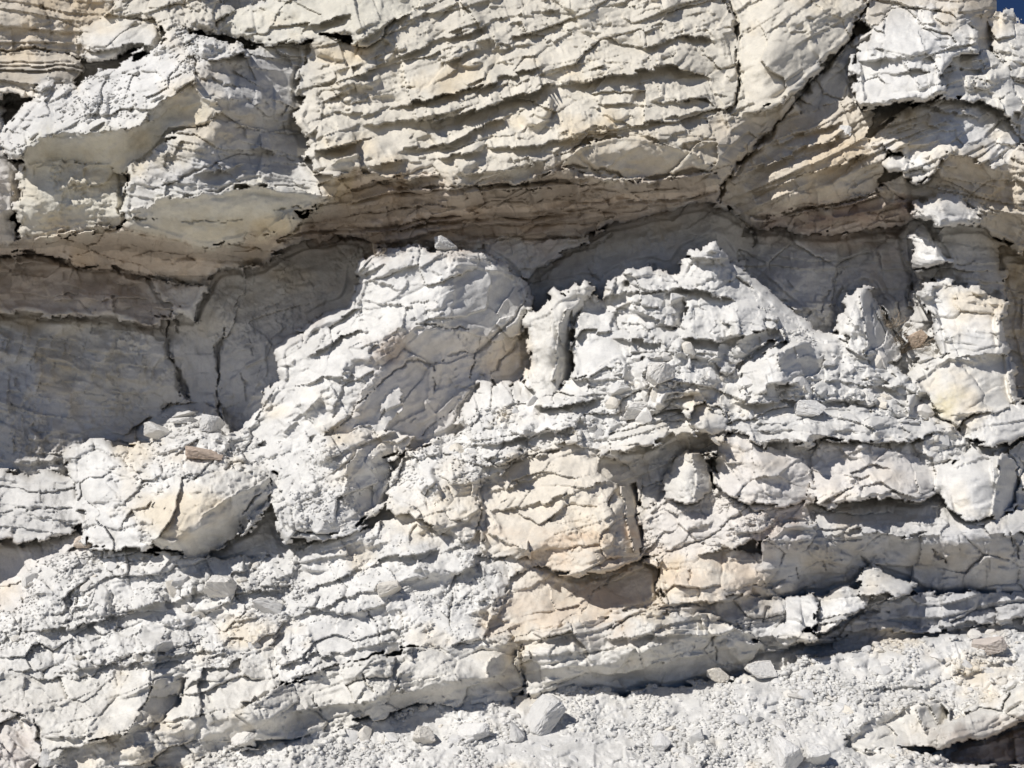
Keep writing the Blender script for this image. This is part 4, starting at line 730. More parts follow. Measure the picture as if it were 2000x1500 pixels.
UNDER = np.zeros(U.shape, F32); LIPZ = np.zeros(U.shape, F32)
for line, amp, up, dn in LIPS:
    sl = window(line, up * 3)
    u = U[sl] + chip_u[sl] * .3; v = V[sl] + wob_v[sl] * 2 + chip_v[sl] * .3
    xs = [p[0] for p in line]; ys = [p[1] for p in line]
    if xs[0] > xs[-1]: xs, ys = xs[::-1], ys[::-1]
    lv = np.interp(u, xs, ys)
    kk = np.floor(u / 23 + xs[0] * .13 + .4 * np.sin(v / 9)); k3_ = np.floor(u / 9 + ys[0] * .31)
    lv = lv + (hsh(kk, kk * 0 + ys[0], 5) - .5) * 9 + (hsh(k3_, k3_ * 0 + ys[0], 6) - .5) * 1.5; s = lv - v
    tap = np.clip((u - xs[0]) / 22, 0, 1) * np.clip((xs[-1] - u) / 22, 0, 1)
    mod = np.clip(.95 + .7 * fbm(u / 75, v * 0 + ys[0], 56, 3), .2, 1.6) * (.7 + .6 * hsh(kk, kk * 0 + ys[0], 7))
    amp = amp * LIPK * (.38 if ys[0] > 850 else .62 if ys[0] < 340 else 1.0)
    D[sl] += tap * mod * np.where(s >= 0, amp * np.exp(-np.maximum(s, 0) / up), -amp * .75 * np.clip(1 + s / (dn * 2.2), 0, 1) ** .8 + amp * .25 * np.clip(1 + s / 3, 0, 1))
    UNDER[sl] = np.maximum(UNDER[sl], tap * np.where(s < 0, np.clip(1.4 + s / (dn * 1.6), 0, 1), 0))
    LIPZ[sl] = np.maximum(LIPZ[sl], tap * np.where(s >= 0, np.clip(1.2 - s / up, 0, 1), 0))
for poly in SMOOTH:
    sl = window(poly, 20)
    u = U[sl] + wob_u[sl] * 6; v = V[sl] + wob_v[sl] * 6
    e, _ = seg_dist(poly, u, v)
    UNDER[sl] = np.maximum(UNDER[sl], np.where(inside(poly, u, v), np.clip(.4 + e / 8, 0, 1), 0))
whole = 1 - .85 * UNDER + .35 * LIPZ * (1 - UNDER)

# soft variation, then broken facets at three sizes; some patches stay whole, others crumble
patch = np.clip(0.55 + 1.0 * fbm(U / 130, V / 100, 31, 3), 0.05, 1.5)
D += par['low'] * fbm(A / 110, B / 60, 41, 4)
LAB = np.zeros(U.shape, np.int64)
blkL = np.array([(m['blk'] or (1e5, 1e5))[0] for m in MASSES], F32)[MID]
blkH = np.array([(m['blk'] or (1e5, 1e5))[1] for m in MASSES], F32)[MID]
has = np.array([m['blk'] is not None for m in MASSES])[MID]
ja = A + 3 * fbm(U / 20, V / 20, 51, 3); jb = B + 2.5 * fbm(U / 20, V / 20, 52, 3)
h0, tx, ty, ex, ey, edge, cid = facets(ja / blkL, jb / blkH, 1.0, 1.0, 61, .9)
amt = np.where(has, np.clip(.2 + par['f2'], .2, 1.2), 0)
D += amt * ((h0 - .5) * .06 + (tx * ex * .12 + (ty + .07) * ey * .13) * np.minimum(blkH / 60, 1.3))
joint = np.clip(1 - edge * np.minimum(blkL, blkH) / 6.0, 0, 1)
jmod = np.clip(fbm(U / 60, V / 60, 62, 2) * 1.6 - .1, 0, 1)
D -= amt * .022 * joint * np.maximum(jmod, np.clip(par['jt'] - 1, 0, 1) * .8) * par['jt']
LAB = np.where(has, cid.astype(np.int64) + 1, 0)
def broken(ca, cb, seed, size, sel):
    """clean breaks: flat faces that meet in edges, some of them stepping past each other"""
    cv = planes(A + .5 * wob_u, B + .5 * wob_v, ca, cb, seed, 2.0, .8, .22, True)
    h0, tx, ty, ex, ey, edge, _ = facets(A + 31.7, B + 17.1, ca, cb, seed + 9)
    st = (h0 - .5) * .24 + 1.4 * tx * ex + 1.4 * (ty + .14) * ey
    w = sstep(fbm(U / sel, V / sel, seed + 3, 2), -.25, .05)
    return size * (st * w + cv * (1 - w))
calm = .88 - .36 * sstep(V + 60 * wob_u, 800, 1000)
k2 = par['f2'] * patch * whole * calm
D += k2 * broken(58, 34, 71, .10, 90) + par['f2'] * whole * calm * broken(125, 72, 76, .10, 160)
p3 = np.clip(0.5 + 1.0 * fbm(U / 80, V / 60, 32, 3), 0.05, 1.5)
k3 = par['f3'] * p3 * whole * calm
D += k3 * broken(28, 18, 81, .066, 60)
k4 = par['f4'] * np.clip(0.5 + 1.1 * fbm(U / 40, V / 40, 33, 2), 0.05, 1.6) * whole
D += k4 * broken(12, 8.5, 91, .021, 40)
D += (.15 + .85 * k4) * broken(5.6, 4.4, 95, .007, 30)
# rubble: separate little chunks, only where the mass has fallen apart
kp = par['pil'] * np.clip(.3 + 1.6 * fbm(U / 75, V / 50, 77, 3), 0, 1.5) * whole
for ca, cb, sd, hh in ((38, 26, 111, .05), (17, 12, 121, .026)):
    h0, tx, ty, ex, ey, edge, _ = facets(A + 2 * wob_v, B + 2 * wob_u, ca, cb, sd)
    D += kp * hh * ((np.clip(edge * 3.2, 0, 1) ** .7 - .8) * (.3 + .8 * h0) + tx * ex * 1.1 + (ty + .2) * ey * 1.1)
D += (.2 + k4) * .005 * fbm(U / 5, V / 5, 34, 2)
# bedding ledges: each bed swells downwards to a lip, then steps back
sb = (B + 5 * fbm(A / 200, B / 80, 53, 2) + 3 * (hsh(np.floor(A / 31 + B * .004), np.floor(B / 400), 8) - .5)) / par['sth']
sb = sb + .33 * np.sin(sb * 2.1 + seedA) + .22 * np.sin(sb * .83 + 1.3 * seedA)
bi = np.floor(sb); fr = (sb - bi).astype(F32)
bamp = hsh(bi, MID, 3) * np.clip(.55 + .9 * fbm(A / 170 + bi * 3.7, bi * 5.3, 55, 3), 0, 1.4)
D += par['saw'] * (1 - .8 * UNDER) * .11 * bamp * (fr - .5) * np.minimum(par['sth'] / 24, 1.2) * np.where(par['sth'] < 18, 1.7, 1)

for line, hw, dep in CRACKS:
    sl = window(line, 30)
    u = U[sl] + wob_u[sl] * 5.5 + (hsh(np.floor(V[sl] / 13), np.floor(U[sl] / 60), 9) - .5) * 5; v = V[sl] + wob_v[sl] * 5.5 + (hsh(np.floor(U[sl] / 13), np.floor(V[sl] / 60), 10) - .5) * 5
    e, t = seg_dist(line, u, v, False)
    mod = np.clip(.75 + 1.1 * fbm(u / 26, v / 26, 57, 4), .08, 1.7)
    ends = np.clip(np.minimum(t, 1 - t) * 9, .35, 1)
    D[sl] -= dep * .48 * np.clip(1.3 - e / (hw * .8 * mod * ends), 0, 1)

# ------------------------------------------------------------------ colour of the rock (beds, stains, dust), with shade toned into two lower-right beds
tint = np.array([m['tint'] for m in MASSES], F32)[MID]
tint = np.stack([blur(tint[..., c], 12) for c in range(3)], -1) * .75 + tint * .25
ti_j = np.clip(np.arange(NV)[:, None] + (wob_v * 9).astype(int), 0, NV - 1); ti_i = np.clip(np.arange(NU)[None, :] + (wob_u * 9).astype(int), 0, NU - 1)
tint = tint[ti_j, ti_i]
bedt = (hsh(bi, MID, 11) - .5) * np.clip(par['saw'], 0, 1.2) * np.where(par['sth'] < 19, .42, .14)
n1 = fbm(U / 150, V / 110, 101, 4); n2 = fbm(A / 70, B / 22, 102, 4); n3 = fbm(U / 16, V / 16, 103, 3)
COL = tint * (1 + .05 * n1 + .05 * n2 + .08 * n3 + bedt)[..., None]
warm = np.clip(n1 * 1.1 + .6 * fbm(U / 60, V / 50, 104, 3) - .35, 0, 1)[..., None]
COL = COL * (1 - warm * np.array([.02, .09, .20], F32))
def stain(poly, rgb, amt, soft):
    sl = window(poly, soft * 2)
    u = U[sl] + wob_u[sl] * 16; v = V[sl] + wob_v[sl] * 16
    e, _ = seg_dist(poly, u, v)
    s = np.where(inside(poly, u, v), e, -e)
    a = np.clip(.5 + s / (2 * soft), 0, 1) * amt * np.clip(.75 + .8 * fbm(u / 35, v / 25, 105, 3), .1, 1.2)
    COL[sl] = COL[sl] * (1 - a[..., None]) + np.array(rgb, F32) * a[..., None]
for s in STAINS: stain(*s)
COL = np.clip(COL, .03, .82)

# ------------------------------------------------------------------ keep the sky open above the summit on the right
def roof(u):
    return np.interp(u, [0, 1700, 1900, 1940, 1948, 1950, 1956, 1978, 1984, 2010, 2060, 2230], [-400, -400, -300, -30, 0, 22, 19, 21, 36, 52, 80, 150])
XYZ = world_xyz(U, V, D).astype(F32)

# ------------------------------------------------------------------ materials
def node_mat(name, rough=.95):
    m = bpy.data.materials.new(name); m.use_nodes = True
    nt = m.node_tree; n = nt.nodes; l = nt.links
    b = n['Principled BSDF']; b.inputs['Roughness'].default_value = rough
    b.inputs['Specular IOR Level'].default_value = .15
    return m, n, l, b

def noise(n, l, vec, scale, detail=4, rough=.6):
    t = n.new('ShaderNodeTexNoise'); t.inputs['Scale'].default_value = scale
    t.inputs['Detail'].default_value = detail; t.inputs['Roughness'].default_value = rough
    l.new(vec, t.inputs['Vector']); return t

def mix(n, l, fac, a, b, mode='MIX'):
    t = n.new('ShaderNodeMix'); t.data_type = 'RGBA'; t.blend_type = mode
    for sock, val in ((t.inputs['Factor'], fac), (t.inputs['A'], a), (t.inputs['B'], b)):
        pass
    def put(sock, val):
        if hasattr(val, 'is_output'): l.new(val, sock)
        elif isinstance(val, (int, float)): sock.default_value = val
        else: sock.default_value = (*val, 1)
    put(t.inputs[0], fac); put(t.inputs[6], a); put(t.inputs[7], b)
    return t.outputs[2]

def ramp(n, l, fac, stops):
    t = n.new('ShaderNodeValToRGB'); e = t.color_ramp.elements
    e[0].position, e[0].color = stops[0][0], (*stops[0][1], 1)
    e[1].position, e[1].color = stops[-1][0], (*stops[-1][1], 1)
    for p, c in stops[1:-1]:
        q = e.new(p); q.color = (*c, 1)
    l.new(fac, t.inputs[0]); return t.outputs[0]

def rock_material(name, attr=True, base=(.64, .62, .57)):
    m, n, l, b = node_mat(name)
    geo = n.new('ShaderNodeNewGeometry')
    if attr:
        at = n.new('ShaderNodeAttribute'); at.attribute_name = 'rock'; c = at.outputs['Color']
    else:
        oi = n.new('ShaderNodeObjectInfo')
        c = ramp(n, l, oi.outputs['Random'], [(0, tuple(x * .86 for x in base)), (.5, base), (1, (base[0] * 1.0, base[1] * .95, base[2] * .86))])
    vec = geo.outputs['Position']
    speck = noise(n, l, vec, 26, 6, .7)
    c = mix(n, l, .55, c, ramp(n, l, speck.outputs[0], [(.3, (.80, .80, .80)), (.5, (1, 1, 1)), (.72, (1.1, 1.09, 1.07))]), 'MULTIPLY')
    grit = noise(n, l, vec, 130, 3, .7)
    c = mix(n, l, .35, c, ramp(n, l, grit.outputs[0], [(.3, (.78, .77, .75)), (.55, (1, 1, 1)), (.75, (1.08, 1.08, 1.08))]), 'MULTIPLY')
    l.new(c, b.inputs['Base Color'])
    bump = n.new('ShaderNodeBump'); bump.inputs['Strength'].default_value = .6; bump.inputs['Distance'].default_value = .012
    fine = noise(n, l, vec, 60, 8, .72)
    l.new(fine.outputs[0], bump.inputs['Height']); l.new(bump.outputs[0], b.inputs['Normal'])
    return m
MAT_ROCK = rock_material('limestone')
MAT_STONE = rock_material('loose_limestone', False, (.70, .685, .655))

# ------------------------------------------------------------------ cut the surveyed face into its rocks
COLL = scene.collection
def link(o, parent=None):
    COLL.objects.link(o)
    if parent is not None: o.parent = parent
    return o
qm = MID[:-1, :-1].copy(); ql = LAB[:-1, :-1].copy()
uc = U[:-1, :-1] + STEP / 2; vc = V[:-1, :-1] + STEP / 2
rv = roof(uc) + 5 * fbm(uc / 7, vc / 7, 201, 2)
keep = (vc > rv) & ~((uc > 1947.5) & (qm == [i for i, m in enumerate(MASSES) if m['name'] == 'rock_bed' and 'summit' in m['label']][0]))
key = qm.astype(np.int64) * (1 << 40) + ql + (1 << 30)
def components(key):
    h, w = key.shape
    brk = np.ones((h, w), bool); brk[:, 1:] = key[:, 1:] != key[:, :-1]
    rid = np.cumsum(brk.ravel()).reshape(h, w) - 1
    par_ = list(range(int(rid[-1, -1]) + 1))
    def find(a):
        while par_[a] != a:
            par_[a] = par_[par_[a]]; a = par_[a]
        return a
    jj_, ii_ = np.where(key[1:] == key[:-1])
    pairs = np.unique(np.stack([rid[1:][jj_, ii_], rid[:-1][jj_, ii_]], -1), axis=0)
    for a, b in pairs.tolist():
        ra, rb = find(a), find(b)
        if ra != rb: par_[ra] = rb
    root = np.array([find(a) for a in range(len(par_))], np.int64)
    return root[rid]
key = qm.astype(np.int64) * (1 << 40) + components(np.where(keep, key, -key - 1))
MINQ = 60
for it in range(14):
    uk, inv, cnt = np.unique(key, return_inverse=True, return_counts=True)
    inv = inv.reshape(key.shape)
    small = (cnt[inv] < MINQ)
    if not small.any(): break
    for sh in ((0, 1), (1, 0), (0, -1), (-1, 0)):
        nb = np.roll(key, sh, (0, 1))
        ok = small & (~np.roll(small, sh, (0, 1)))
        if sh == (0, 1): ok[:, 0] = False
        elif sh == (1, 0): ok[0] = False
        elif sh == (0, -1): ok[:, -1] = False
        else: ok[-1] = False
        same = (nb >> 40) == (key >> 40)
        use = ok & (same if it < 11 else True)
        key = np.where(use, nb, key); small = small & ~use
uk, inv = np.unique(key, return_inverse=True)
inv = inv.reshape(key.shape)
inv = np.where(keep, inv, -1).ravel()
order = np.argsort(inv, kind='stable')
sinv = inv[order]
starts = np.searchsorted(sinv, np.arange(len(uk))); ends = np.searchsorted(sinv, np.arange(len(uk)), side='right')
jj, ii = np.divmod(np.arange((NV - 1) * (NU - 1)), NU - 1)
vid = jj * NU + ii
XF = XYZ.reshape(-1, 3); CF = COL.reshape(-1, 3)
def patch_mesh(name, cells, origin):
    a = vid[cells]
    quad = np.stack([a, a + NU, a + NU + 1, a + 1], -1)
    vs, ix = np.unique(quad, return_inverse=True)
    ix = ix.reshape(-1).astype(np.int32)
    me = bpy.data.meshes.new(name)
    nq = len(a)
    me.vertices.add(len(vs)); me.loops.add(nq * 4); me.polygons.add(nq)
    me.vertices.foreach_set('co', (XF[vs] - origin).astype(F32).ravel())
    me.loops.foreach_set('vertex_index', ix)
    me.polygons.foreach_set('loop_start', np.arange(0, nq * 4, 4, dtype=np.int32))
    me.update(calc_edges=True)
    ca = me.color_attributes.new('rock', 'FLOAT_COLOR', 'POINT')
    ca.data.foreach_set('color', np.concatenate([CF[vs], np.ones((len(vs), 1), F32)], 1).ravel())
    me.materials.append(MAT_ROCK)
    return me
by_mass = {}
for q in range(len(uk)):
    if ends[q] > starts[q]: by_mass.setdefault(int(uk[q] >> 40), []).append(q)
MASS_OB = {}
for k, m in enumerate(MASSES):
    qs = by_mass.get(k, [])
    if not qs: print('hidden mass', m['label']); continue
    allc = np.concatenate([order[starts[q]:ends[q]] for q in qs])
    p = XF[vid[allc]]
    org = np.array([p[:, 0].mean(), p[:, 1].max(), p[:, 2].min()], F32)
    single = len(qs) == 1
    if single:
        o = bpy.data.objects.new(m['name'], patch_mesh(m['name'], allc, org))
    else:
        o = bpy.data.objects.new(m['name'], None); o.empty_display_size = .2
    link(o); o.location = org.tolist()
    o['label'] = m['label']; o['category'] = m['cat']
    if m['kind']: o['kind'] = m['kind']
    if not single:
        for q in qs:
            cells = order[starts[q]:ends[q]]
            e = (np.ptp(ii[cells]) + 1) / (np.ptp(jj[cells]) + 1)
            nm = 'chip' if len(cells) < 260 else 'slab' if e > 2.1 else 'block'
            link(bpy.data.objects.new(nm, patch_mesh(nm, cells, org)), o)
    MASS_OB[k] = o
print('face built', round(time.time() - T0, 1), 's', len(uk), 'pieces', NU * NV, 'verts')
# ------------------------------------------------------------------ ground and the cliff beyond the surveyed part
def grid_mesh(name, X, Y, Z, mat):
    h, w = X.shape
    me = bpy.data.meshes.new(name)
    a = (np.arange(h - 1)[:, None] * w + np.arange(w - 1)[None, :]).ravel()
    quad = np.stack([a, a + 1, a + w + 1, a + w], -1).astype(np.int32)
    me.vertices.add(h * w); me.loops.add(quad.size); me.polygons.add(len(quad))
    me.vertices.foreach_set('co', np.stack([X, Y, Z], -1).astype(F32).ravel())
    me.loops.foreach_set('vertex_index', quad.ravel())
    me.polygons.foreach_set('loop_start', np.arange(0, quad.size, 4, dtype=np.int32))
    me.update(calc_edges=True)
    me.materials.append(mat)
    return me
gm, n, l, b = node_mat('dusty_ground')
geo = n.new('ShaderNodeNewGeometry')
t1 = noise(n, l, geo.outputs['Position'], .8, 8, .65)
l.new(ramp(n, l, t1.outputs[0], [(.3, (.36, .345, .31)), (.7, (.47, .455, .415))]), b.inputs['Base Color'])
gx = np.concatenate([-np.geomspace(2500, 12, 12), np.linspace(-11, 11, 60), np.geomspace(12, 2500, 12)])
gy = np.concatenate([-np.geomspace(2500, 12, 12), np.linspace(-11, 1.5, 40), np.geomspace(2, 2500, 14)])
GX, GY = np.meshgrid(gx, gy)
GZ = .05 * fbm(GX / 2, GY / 2, 301, 3) - .25
GZ = np.where(GY > 2, -.25, GZ)
go = link(bpy.data.objects.new('ground', grid_mesh('ground', GX, GY, GZ, gm))); go['kind'] = 'structure'; go['label'] = 'pale dusty ground in front of the cliff'; go['category'] = 'ground'

# hillside carrying the cliff on either side and behind it
hx = np.concatenate([np.linspace(-40, -6, 40), np.linspace(-5.7, 5.7, 60), np.linspace(6, 40, 40)])
ht = np.linspace(0, 1, 60)
HX, HT = np.meshgrid(hx, ht)
top = np.interp(HX, [-40, -6, 3.4, 4.2, 6, 40], [9, 7.6, 6.9, 5.9, 5.2, 4])
HZ = np.where(HT < .6, -.3 + (top + .3) * HT / .6, top + (HT - .6) * 2.0)
edge_out = np.clip((np.abs(HX) - 5.0) / 2, 0, 1)
HY = np.where(HT < .6, 1.25 - 1.1 * edge_out + HT * .8 - edge_out * np.clip(1.6 - HZ, 0, 2) * 1.0, 1.73 - 1.1 * edge_out + (HT - .6) * 60)
HY = HY + .25 * fbm(HX / 1.5, HZ / 1.0, 311, 4) * edge_out
HZ = HZ + .1 * fbm(HX / 2, HT * 8, 312, 3) * (HT > .62)
shade_bulge = np.clip((-4.75 - HX) / .8, 0, 1) * np.exp(-((HZ - 5.0) / .9) ** 2) * (HT < .6)  # unseen overhang on the left, added to cast shade into the cave
HY = HY - shade_bulge * 2.1
ho = link(bpy.data.objects.new('hillside', grid_mesh('hillside', HX, HY, HZ, rock_material('hill_limestone', False, (.56, .52, .45)))))
ho['kind'] = 'structure'; ho['label'] = 'pale limestone hillside behind and beside the cliff'; ho['category'] = 'hillside'

# ------------------------------------------------------------------ loose stones
import bmesh
def stone_mesh(seed, name='stone', cuts=18, flat=.7, long=1.2, sub=0, bumpy=.05):
    """a broken chunk: the hull of scattered points, its faces roughened when sub > 0"""
    rs = np.random.RandomState(seed)
    P = rs.uniform(-1, 1, size=(cuts, 3)); P /= (np.abs(P) ** 3).sum(1, keepdims=True) ** (1 / 3)
    P *= rs.uniform(.82, 1, size=(cuts, 1)) * np.array([long, 1.0, flat])
    bm = bmesh.new()
    for p in P: bm.verts.new(p)
    h = bmesh.ops.convex_hull(bm, input=bm.verts)
    bmesh.ops.delete(bm, geom=[g for g in h['geom_interior'] if isinstance(g, bmesh.types.BMVert)], context='VERTS')
    if sub:
        bmesh.ops.triangulate(bm, faces=bm.faces)
        for _ in range(sub):
            bmesh.ops.subdivide_edges(bm, edges=bm.edges, cuts=1, use_grid_fill=True)
        bmesh.ops.smooth_vert(bm, verts=bm.verts, factor=.35, use_axis_x=True, use_axis_y=True, use_axis_z=True)
        for v in bm.verts: v.co += Vector(rs.normal(size=3) * bumpy * .35)
    C = np.array([v.co[:] for v in bm.verts]); C -= (C.max(0) + C.min(0)) / 2
    C /= np.abs(C).max() if flat != 1.0 or long != 1.0 else np.abs(C).max(0)
    for v, p in zip(bm.verts, C): v.co = p
    bmesh.ops.recalc_face_normals(bm, faces=bm.faces)
    me = bpy.data.meshes.new(name); bm.to_mesh(me); bm.free()
    me.materials.append(MAT_STONE)
    return me
def surf(u, v):
    i = int(np.clip(round((u - U0) / STEP), 0, NU - 1)); j = int(np.clip(round((v - V0) / STEP), 0, NV - 1))
    return float(D[j, i])
def surf_n(u, v, r=4):
    i = int(np.clip(round((u - U0) / STEP), r, NU - 1 - r)); j = int(np.clip(round((v - V0) / STEP), r, NV - 1 - r))
    a = XYZ[j, i + r] - XYZ[j, i - r]; c = XYZ[j + r, i] - XYZ[j - r, i]
    nv = np.cross(c, a); nv = nv / (np.linalg.norm(nv) + 1e-9)
    if nv[1] > 0: nv = -nv
    return Vector(nv.tolist())
def stone(u, v, su, sv, label, seed=0, rot=(0, 0, 0), lift=.5, name='stone', cat='stone', group=None, mesh=None, mat=None, dep=None, cuts=16, sub=3):
    """a stone su wide and sv high in survey units, lying on the face where it was surveyed"""
    d = surf(u, v + sv * .45) if dep is None else dep
    px = (CAM_D - d) / FPX * 1.02
    me = mesh or stone_mesh(seed, name, cuts, 1.0, 1.0, sub)
    if mat: me.materials[0] = mat
    o = link(bpy.data.objects.new(name, me))
    hw, hh = su * px / 2, sv * px / 2
    o.scale = (hw, (hw + hh) * .5, hh)
    o.rotation_euler = rot
    c = world_xyz(u, v, d + (hw + hh) * .5 * lift)
    o.location = c.tolist()
    o['label'] = label; o['category'] = cat
    if group: o['group'] = group
    return o
MAT_PINK = rock_material('pink_limestone', False, (.63, .56, .50)); MAT_BROWN = rock_material('brown_stone', False, (.52, .42, .34)); MAT_GREY = rock_material('grey_limestone', False, (.68, .665, .635))
R = math.radians
SINGLE = [
    (870, 477, 50, 32, 'squarish pale stone balanced on top of the central buttress', 11, (0, R(4), R(20)), 'stone', None),
    (812, 468, 26, 14, 'small light pebble lying left of the squarish stone on the buttress', 12, (0, 0, 0), 'stone', None),
    (830, 472, 20, 12, 'tiny light pebble touching the squarish stone on the buttress', 13, (0, 0, 0), 'stone', None),
    (1650, 258, 24, 32, 'small bright crumb of rock sticking out over the tan slabs', 14, (0, 0, 0), 'stone', None),
    (400, 887, 82, 24, 'elongated pinkish brown stone lying on the pile before the cave', 15, (0, R(6), 0), 'stone', MAT_BROWN),
    (172, 1058, 56, 26, 'pinkish flat stone in the hollow under the flat bed at lower left', 16, (0, R(2), 0), 'stone', MAT_PINK),
    (365, 808, 78, 14, 'flat grey slab lying on the cave floor, top of the pile', 17, (0, R(-3), 0), 'slab', MAT_GREY),
    (360, 822, 66, 14, 'flat grey slab lying on the cave floor, second in the pile', 18, (0, R(2), 0), 'slab', MAT_GREY),
    (412, 828, 46, 36, 'square dark stone at the right end of the cave floor', 19, (0, R(5), 0), 'stone', MAT_GREY),
    (310, 845, 60, 30, 'dim angular stone on the cave floor left of the slabs', 20, (0, R(20), 0), 'stone', MAT_GREY),
    (1062, 1400, 78, 42, 'tilted slab standing on the scree with a dark right side', 21, (R(10), R(-48), R(15)), 'slab', MAT_GREY),
    (925, 1430, 62, 32, 'large flat white stone on the scree left of the tilted slab', 22, (0, R(-8), 0), 'stone', None),
    (1400, 1320, 42, 30, 'bright angular stone at the top edge of the scree, left of two', 23, (0, R(10), 0), 'stone', None),
    (1484, 1310, 56, 32, 'bright lumpy stone at the top edge of the scree, right of two', 24, (0, R(-6), 0), 'stone', None),
    (1536, 1474, 52, 74, 'tall pale stone at the bottom edge of the scree', 25, (0, R(-12), 0), 'stone', None),
    (1596, 1478, 48, 46, 'white stone next to the tall one at the bottom edge of the scree', 26, (0, R(14), 0), 'stone', None),
    (760, 1150, 46, 28, 'angular stone lying on the smooth white sloping beds', 27, (0, R(-10), 0), 'stone', None),
    (522, 1185, 60, 28, 'flat angular white stone at the right end of the lower left rubble', 28, (0, R(12), 0), 'stone', None),
    (430, 1150, 60, 54, 'squarish white stone standing in the lower left rubble', 29, (0, R(-8), R(20)), 'stone', None),
    (830, 1440, 42, 36, 'small square stone on the scree left of the large flat one', 30, (0, R(20), 0), 'stone', None),
    (1010, 1430, 30, 34, 'upright white chip between the flat stone and the tilted slab', 31, (0, R(10), 0), 'stone', None),
    (480, 1440, 56, 26, 'white stone at the left top corner of the scree', 32, (0, R(-10), 0), 'stone', None),
    (100, 1480, 40, 34, 'lumpy pale stone below the thick bed in the lower left corner', 33, (0, R(0), 0), 'stone', None),
    (1790, 664, 38, 30, 'brown angular stone beside the dry shrub', 34, (0, R(-30), 0), 'stone', MAT_BROWN),
    (1930, 1262, 60, 30, 'brownish squared stone at the upper right of the scree', 35, (0, R(-14), 0), 'stone', MAT_PINK),
    (1290, 1450, 34, 28, 'pale tilted flake on the scree near the bottom right of centre', 36, (0, R(-35), 0), 'stone', None),
    (1210, 760, 48, 30, 'grey block lodged under the flat-faced bright block', 37, (0, R(-20), 0), 'stone', None),
    (1580, 800, 62, 36, 'flat-topped white block in the middle of the rubble slope', 38, (0, R(2), 0), 'stone', None),
    (1690, 780, 40, 34, 'pale block right of the flat-topped one on the rubble slope', 39, (0, R(12), 0), 'stone', None),
    (1245, 800, 70, 40, 'flat white block left of the round boulder on the rubble slope', 40, (0, R(-10), 0), 'stone', None),
    (1290, 730, 56, 50, 'rounded blue-white block under the middle of the crest', 41, (0, R(0), 0), 'stone', None),
]
for (u, v, su, sv, lab, sd, rot, nm, mt) in SINGLE:
    stone(u, v, su, sv, lab, sd, rot, -.1, nm, nm, None, None, mt)

# stones one can count on the slopes
rs = np.random.RandomState(5)
VARIANTS = [stone_mesh(500 + k, 'stone', 14, rs.uniform(.45, .85), rs.uniform(1, 1.5), 1, .05) for k in range(14)]
sid = {m['label'][:24]: i for i, m in enumerate(MASSES)}
def mass_index(part): return [i for i, m in enumerate(MASSES) if part in m['label']][0]
LANDMARKS = {
    'scree': [(1062, 1400, 'the tilted slab on the scree'), (925, 1430, 'the large flat white stone on the scree'), (1440, 1315, 'the two bright stones at the top of the scree'), (1560, 1475, 'the tall pale stone at the bottom of the scree'),
              (480, 1450, 'the left top corner of the scree'), (650, 1480, 'the bottom edge of the scree left of centre'), (1250, 1440, 'the pale tilted flake on the scree'), (1930, 1270, 'the brownish squared stone on the scree'), (1750, 1330, 'the ledge in the lower right corner, above it')],
    'slope': [(1120, 800, 'the leaning pillar, below it'), (1300, 760, 'the middle of the crest, below it'), (1500, 790, 'the large boulder on the slope, below it'), (1720, 760, 'the yellowish block, left of it'), (950, 870, 'the upright shards, below them')],
    'rubble': [(430, 1150, 'the squarish white stone in the lower left rubble'), (150, 1250, 'the left edge in the lower left rubble'), (300, 1100, 'the cracked grey-sided boulder, below it'), (300, 1280, 'the broad sunlit ledge, above it')],
}
ZONES = [(mass_index('loose white gravel'), 140, (9, 34), 'scree'), (mass_index('broken pale blocks below'), 75, (10, 40), 'slope'), (mass_index('grey-white broken rock and rubble'), 55, (10, 36), 'rubble')]
def put_stone(u, v, size, label, group):
    d = surf(u, v); px = (CAM_D - d) / FPX
    o = link(bpy.data.objects.new('stone', VARIANTS[rs.randint(len(VARIANTS))]))
    r = size * px / 2
    o.scale = (r * rs.uniform(.8, 1.3), r * rs.uniform(.8, 1.2), r * rs.uniform(.7, 1.1))
    nrm = surf_n(u, v)
    q = nrm.to_track_quat('Z', 'Y')
    e = q.to_matrix() @ __import__('mathutils').Euler((rs.uniform(-.5, .5), rs.uniform(-.5, .5), rs.uniform(0, 6.28))).to_matrix()
    o.rotation_euler = e.to_euler()
    o.location = (Vector(world_xyz(u, v, d).tolist()) + nrm * r * .02)
    o['label'] = label; o['category'] = 'stone'; o['group'] = group
ORD = ['largest', 'second largest', 'third largest']
for mi, cnt, (s0, s1), zone in ZONES:
    jy, ix = np.where((MID == mi) & (U > 10) & (U < 1990) & (V < 1490))
    near = {}
    for k in range(cnt):
        t = rs.randint(len(jy)); sz = s0 + (s1 - s0) * rs.rand() ** 2.5
        u, v = float(U[jy[t], ix[t]]), float(V[jy[t], ix[t]])
        w = min(range(len(LANDMARKS[zone])), key=lambda q: (LANDMARKS[zone][q][0] - u) ** 2 + (LANDMARKS[zone][q][1] - v) ** 2)
        near.setdefault(w, []).append((sz, u, v))
    for w, lst in near.items():
        lst.sort(reverse=True); where = LANDMARKS[zone][w][2]
        for k, (sz, u, v) in enumerate(lst):
            lab = (ORD[k] + ' loose stone near ' + where) if k < 3 else 'small loose pale stone near ' + where
            put_stone(u, v, sz, lab, 'loose stones near ' + where)

